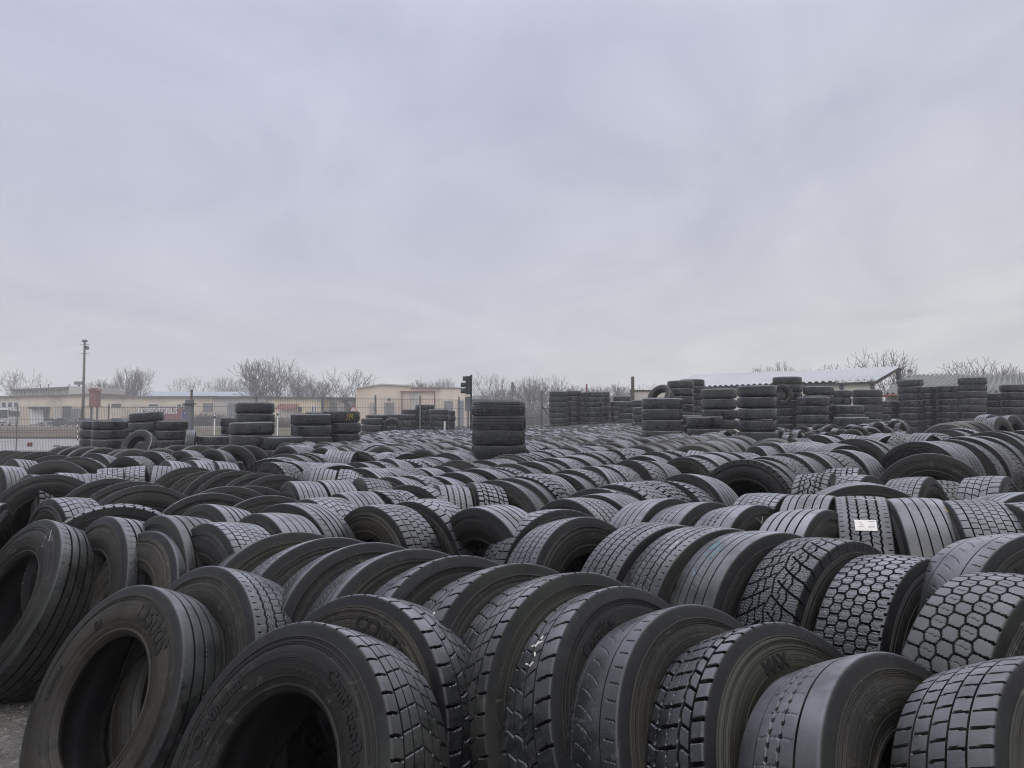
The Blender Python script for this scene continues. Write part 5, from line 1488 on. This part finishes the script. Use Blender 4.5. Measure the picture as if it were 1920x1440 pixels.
ev = Vector(e1) - Vector(e0); inw = Vector((-ev.y, ev.x, 0)).normalized()
if inw.y < 0: inw = -inw
wa0 = Vector(e0) + inw * .28 + ev * .02; wa1 = Vector(e1) + inw * .28 - ev * .035
wall_between(wa0, wa1, .3, e0[2] - .12, e1[2] - .12, .2, M_CREAM, 'wall', s1)
ba0 = Vector(e0) + inw * .08; ba1 = Vector(e1) + inw * .08
MB().prism([ba0 + Vector((0, 0, -.20)), ba1 + Vector((0, 0, -.20)), ba1 + Vector((0, 0, -.09)), ba0 + Vector((0, 0, -.09))], tuple(inw * .1)).build('eave_beam', M_DOORD, s1)
ra_, rb_ = Vector(e1) - ev * .006, Vector(r1_) - ev * .006
MB().prism([ra_ + Vector((0, 0, -.24)), rb_ + Vector((0, 0, -.24)), rb_ + Vector((0, 0, -.08)), ra_ + Vector((0, 0, -.08))], tuple(-ev.normalized() * .1)).build('rake_board', M_WOOD, s1)
wall_between(Vector(r0_), Vector(r0_).lerp(Vector(r1_), .72), .3, r0_[2] - .1, r0_[2] - .1, .2, M_GREYR, 'wall', s1)
for f_ in (.86, .975):
    p = Vector(e0) + ev * f_ + inw * .19
    MB().box(p.x - .07, p.x + .07, p.y - .07, p.y + .07, .3, p.z - .205).build('post', M_DOORD if f_ < .9 else M_WOOD, s1)
rp = Vector(r1_); MB().box(rp.x - .22, rp.x - .02, rp.y - .1, rp.y + .1, .3, rp.z - .1).build('post', M_DOORD, s1)
s2 = empty('shed', (0, 0, 0)); tag(s2, 'shed with a weathered grey corrugated roof at the right edge', 'shed')
e0, e1 = P3(1652, 738.5, 30.5), P3(2160, 728, 24.5); r0_, r1_ = P3(1716, 703.5, 35.5), P3(2080, 699, 31)
corrugated(e0, e1, r0_, r1_, 40, .085, M_AROOF, 'roof', s2)
ev = Vector(e1) - Vector(e0); inw = Vector((-ev.y, ev.x, 0)).normalized()
if inw.y < 0: inw = -inw
wall_between(Vector(e0) + inw * .6 + ev * .02, Vector(e1) + inw * .6, .3, e0[2] - .15, e1[2] - .15, .2, plain('pale_block_wall', (.40, .38, .36), .9, .12, 1), 'wall', s2)
wall_between(Vector(e0) + inw * .6 + ev * .02, Vector(r0_) + ev * .02, .3, e0[2] - .2, r0_[2] - .12, .2, M_GREYR, 'gable_wall', s2)
mb = MB(); a = Vector(e0); b = Vector(e0) + ev * .10
for k in range(8):
    p = a.lerp(b, k / 8.0); q_ = a.lerp(b, (k + 1) / 8.0); mb.tube(p + Vector((0, 0, -.10)), q_ + Vector((0, 0, -.10)), .07 if k % 2 else .05, .07, 6)
mb.build('red_eave_edge', M_RUST, s2)
pv = Vector(P3(1707, 704, 38)); vt = empty('roof_lantern', (pv.x, pv.y, 0)); tag(vt, 'small domed lantern on a thin pole above the gap between the sheds', 'lamp')
zl = zat(693, pv.y); MB().tube((0, 0, .5), (0, 0, zl - .38), .05, .05, 8).build('pole', M_STEEL, vt)
MB().tube((0, 0, zl - .38), (0, 0, zl - .12), .09, .12, 10).build('lantern_glass', plain('milky_glass', (.5, .5, .48), .4, .1, 3), vt)
q = MB(); q.tube((0, 0, zl - .12), (0, 0, zl - .02), .16, .12, 10); q.tube((0, 0, zl - .02), (0, 0, zl + .06), .12, .02, 10); q.build('lantern_cap', M_STEEL, vt)

# ------------------------------------------------------------------ bare winter trees
def tree_meshes(seed, H=10.0, fan=.6, trunks=1, bole=.22, twig=1.0):
    """bare crown: short bole, limbs that fork again and again, fine twigs at the ends"""
    rr = random.Random(seed); tr = MB(); cr_ = MB()
    def rot_off(d, ang, az):
        a = d.orthogonal().normalized(); a.rotate(Matrix.Rotation(az, 3, d))
        return (d * math.cos(ang) + a * math.sin(ang)).normalized()
    def grow(p, d, L, r, depth):
        n = 3; q = p; dd = d
        for k in range(n):
            dd = (dd + Vector((rr.uniform(-1, 1), rr.uniform(-1, 1), rr.uniform(-.3, .9))) * .10).normalized()
            e = q + dd * (L / n); r1 = r * .88
            (tr if depth < 2 else cr_).tube(q, e, r, r1, 6 if depth < 2 else 3, caps=False)
            q = e; r = r1
            if 1 <= depth <= 4 and k < n - 1 and rr.random() < .75 * twig:
                grow(q, rot_off(dd, rr.uniform(.5, .9), rr.uniform(0, 6.28)), L * rr.uniform(.45, .65), max(r * .55, .028), depth + 1 if depth < 4 else 5)
        if depth < 5:
            m = 2 if depth else rr.choice((4, 5))
            az = rr.uniform(0, 6.28)
            for i in range(m):
                nd = rot_off(dd, fan * rr.uniform(.55, 1.15) * (1 if depth else 1.15), az + i * 6.283 / m + rr.uniform(-.5, .5))
                nd = (nd + Vector((0, 0, .12))).normalized()
                grow(q, nd, L * rr.uniform(.66, .86) if depth else H * .26, max(r * rr.uniform(.64, .78), .028), depth + 1)
    for k in range(trunks):
        b = Vector((rr.uniform(-1, 1), rr.uniform(-.5, .5), 0)) * (trunks > 1)
        grow(b, Vector((b.x * .22, b.y * .22, 1)).normalized(), H * bole, H * .021 / (trunks ** .5), 0)
    zmax = max(v[2] for v in cr_.v); s = H / zmax
    for mb_ in (tr, cr_): mb_.v = [(x * s, y * s, z * s) for x, y, z in mb_.v]
    return tr, cr_
def mesh_of(mb, name, mat):
    o = mb.build(name, mat); me = o.data; bpy.data.objects.remove(o); return me
TREES = []
for sd, fan_, tk_, bole_, tw_ in ((11, .50, 1, .22, .9), (23, .42, 2, .20, .8), (37, .62, 1, .20, 1.0), (41, .40, 3, .12, .8)):
    a, b = tree_meshes(sd, 10, fan_, tk_, bole_, tw_)
    TREES.append((mesh_of(a, 'trunk', M_BARK), mesh_of(b, 'crown', M_TWIG)))
def bare_tree(px, ptop, d, kind, label, width=1.0, group='bare trees on the skyline'):
    x = at(px, d); h = (zat(ptop, d) - gz(x, d)) * 1.05
    o = empty('bare_tree', (x, d, gz(x, d)), rng.uniform(0, 6.28)); tag(o, label, 'tree', group)
    s = h / 10.0; o.scale = (s * width, s * width, s)
    link('trunk', TREES[kind][0], o); link('crown', TREES[kind][1], o)
tl_ = [
 (35, 693, 215, 2, 'dense round bare tree behind the far left hall', 1.0), 
 (238, 691, 190, 1, 'tall twin bare tree right of the tall weathered pole', .9), (257, 694, 195, 0, 'tall bare tree touching the twin one, on its right', .8),
 (195, 712, 200, 3, 'low bare tree between the pole and the tall twin tree', 1.3), 
 (360, 706, 230, 2, 'bare tree above the hangar roof', 1.0), 
 (425, 708, 235, 1, 'bare tree above the right end of the hangar roof', 1.1), 
 (490, 676, 168, 1, 'tallest bare tree, left of the tall group over the low roofs', 1.0), (516, 675, 170, 0, 'tallest bare tree, right of the tall group over the low roofs', 1.0),
 (540, 688, 172, 2, 'spreading bare tree right beside the tallest pair', .9), (568, 704, 178, 1, 'medium bare tree sloping away right of the tallest pair', 1.0),
 (603, 711, 190, 3, 'slender bare tree over the ochre house', 1.0), (659, 692, 150, 2, 'lone round bare tree left of the tall pinkish hall', 1.15),
 (790, 712, 170, 3, 'twiggy bare treetop above the roof of the pinkish hall', 1.0), (823, 711, 200, 1, 'thin faint bare treetop above the pinkish hall, left one', .5), (834, 710, 200, 1, 'thin faint bare treetop above the pinkish hall, right one', .5),
 (920, 700, 175, 2, 'round bare tree just right of the traffic light', 1.0), (945, 725, 190, 3, 'low bare tree between the round one and the dark fir', 1.3),
 (985, 706, 175, 1, 'slim bare tree right of the dark fir', .8), (1037, 706, 180, 0, 'upright bare tree left above the tight far stacks', .9), (1010, 718, 190, 3, 'low bare tree between slim and upright ones behind the fence', 1.4),
 (1070, 722, 200, 3, 'faint low tree behind the tight far stacks, left', 1.5), (1120, 724, 200, 3, 'faint low tree behind the tight far stacks, middle', 1.5), (1160, 720, 190, 3, 'faint low tree left of the brown wooden post', 1.4), (1222, 719, 180, 2, 'small bare crown right of the brown post above the board', .8),
 (1452, 681, 120, 1, 'thin bare treetop over the left half of the white roof', .7),   (1542, 686, 130, 1, 'faint twigs over the middle of the white roof', .8),
 (1660, 656, 92, 2, 'broad bare tree behind the right end of the white roof', .95), (1702, 684, 95, 0, 'bare tree in the gap between the two sheds', .6),
 (1838, 672, 90, 2, 'broad fan-shaped bare tree behind the grey roof', 1.2), (1885, 688, 96, 3, 'low bare tree right of the fan-shaped one', 1.0), 
]
for px, pt_, d, k, lb, w in tl_: bare_tree(px, pt_, d, k, lb, w)
# dark fir
def fir(px, ptop, d):
    x = at(px, d); h = zat(ptop, d); o = empty('fir_tree', (x, d, 0)); tag(o, 'small dark fir between the bare trees right of the traffic light', 'tree')
    MB().tube((0, 0, -.2), (0, 0, h * .9), .16, .03, 6).build('trunk', M_BARK, o)
    rr = random.Random(8); mb = MB()
    for k in range(900):
        t = rr.random() ** .7; z = h * (.12 + .88 * t); R = h * .26 * (1 - t) * rr.uniform(.3, 1.0) + .05; a = rr.uniform(0, 6.283)
        c = Vector((math.cos(a) * R, math.sin(a) * R, z)); dr = Vector((math.cos(a), math.sin(a), -.35)).normalized(); s = Vector((-math.sin(a), math.cos(a), 0)) * .12
        mb.add([c - s, c + s, c + dr * rr.uniform(.3, .6)], [(0, 1, 2)])
    mb.build('crown', M_FIR, o)
fir(961, 716, 165)
# bare shrubs before the low buildings
def shrub_mesh(seed):
    rr = random.Random(seed); mb = MB()
    for k in range(420):
        a = rr.uniform(0, 6.283); p = Vector((math.cos(a), math.sin(a), 0)) * rr.uniform(0, 1.6); d = Vector((math.cos(a) * .5 + rr.uniform(-.4, .4), math.sin(a) * .5 + rr.uniform(-.4, .4), 1)).normalized()
        L = rr.uniform(.6, 2.0)
        for s in range(3):
            q = p + d * L / 3; mb.tube(p, q, .02, .014, 3, caps=False); p = q; d = (d + Vector((rr.uniform(-1, 1), rr.uniform(-1, 1), .2)) * .3).normalized()
    return mesh_of(mb, 'bare_shrub', M_BUSH)
SH = [shrub_mesh(1), shrub_mesh(2)]
for i, (px, d, s, lb) in enumerate(((372, 140, 1.3, 'bare brown shrub just right of the grey gate post'), (392, 141, 1.5, 'bare brown shrub before the grey garage gate'), (412, 139, 1.2, 'bare brown shrub left of the tall pair of stacks'), (255, 141, 1.1, 'bare shrub left of the red container'), (318, 143, 1.2, 'bare shrub above the red container'), (535, 120, 1.0, 'bare shrub before the ochre house porch'), (620, 130, 1.0, 'bare shrub before the grey annex gates'), (1000, 150, 2.6, 'bare thicket behind the fence left of the bent post'), (945, 152, 2.4, 'bare thicket right of the signal pole'), (1060, 160, 2.6, 'bare thicket showing over the tight far stacks'), (1170, 150, 2.4, 'bare thicket left of the white board'))):
    o = link('bare_shrub', SH[i % 2]); o.location = (at(px, d), d, gz(at(px, d), d)); o.scale = (s, s, s); o.rotation_euler = (0, 0, i * 1.3)
    tag(o, lb, 'shrub', 'bare shrubs beyond the yard')
# far hedge line along the horizon
def hedge():
    rr = random.Random(12); mb = MB()
    for k in range(9000):
        x = rr.uniform(-260, 260); y = 275 + rr.uniform(-6, 6); hh = 4.8 + 1.8 * math.sin(x * .05) + 1.2 * math.sin(x * .17 + 1)
        L = hh * rr.uniform(.5, 1.0); p = Vector((x, y, rr.uniform(0, 1))); d = Vector((rr.uniform(-.3, .3), 0, 1)).normalized()
        q = p + d * L; s = rr.uniform(.04, .10); mb.tube(p, q, s, .03, 3, caps=False)
    o = mb.build('distant_wood', M_BUSH); tag(o, 'distant bare wood along the horizon fading into the mist', 'wood', None, 'stuff')
hedge()

# ------------------------------------------------------------------ mist over the whole place
hz = MB().box(-330, 330, -14, 330, -1.2, 24).build('haze', bpy.data.materials.new('mist'))
hm = hz.data.materials[0]; hm.use_nodes = True; t_ = hm.node_tree; t_.nodes.clear()
vo_ = t_.nodes.new('ShaderNodeVolumePrincipled'); out_ = t_.nodes.new('ShaderNodeOutputMaterial')
vo_.inputs['Color'].default_value = (1.0, 1.0, 1.0, 1); vo_.inputs['Density'].default_value = 0.0015; vo_.inputs['Anisotropy'].default_value = 0.2
t_.links.new(vo_.outputs[0], out_.inputs['Volume'])
hz['kind'] = 'stuff'; hz['label'] = 'thin winter mist lying over the yard and the far buildings'; hz['category'] = 'haze'
hz.display_type = 'WIRE'
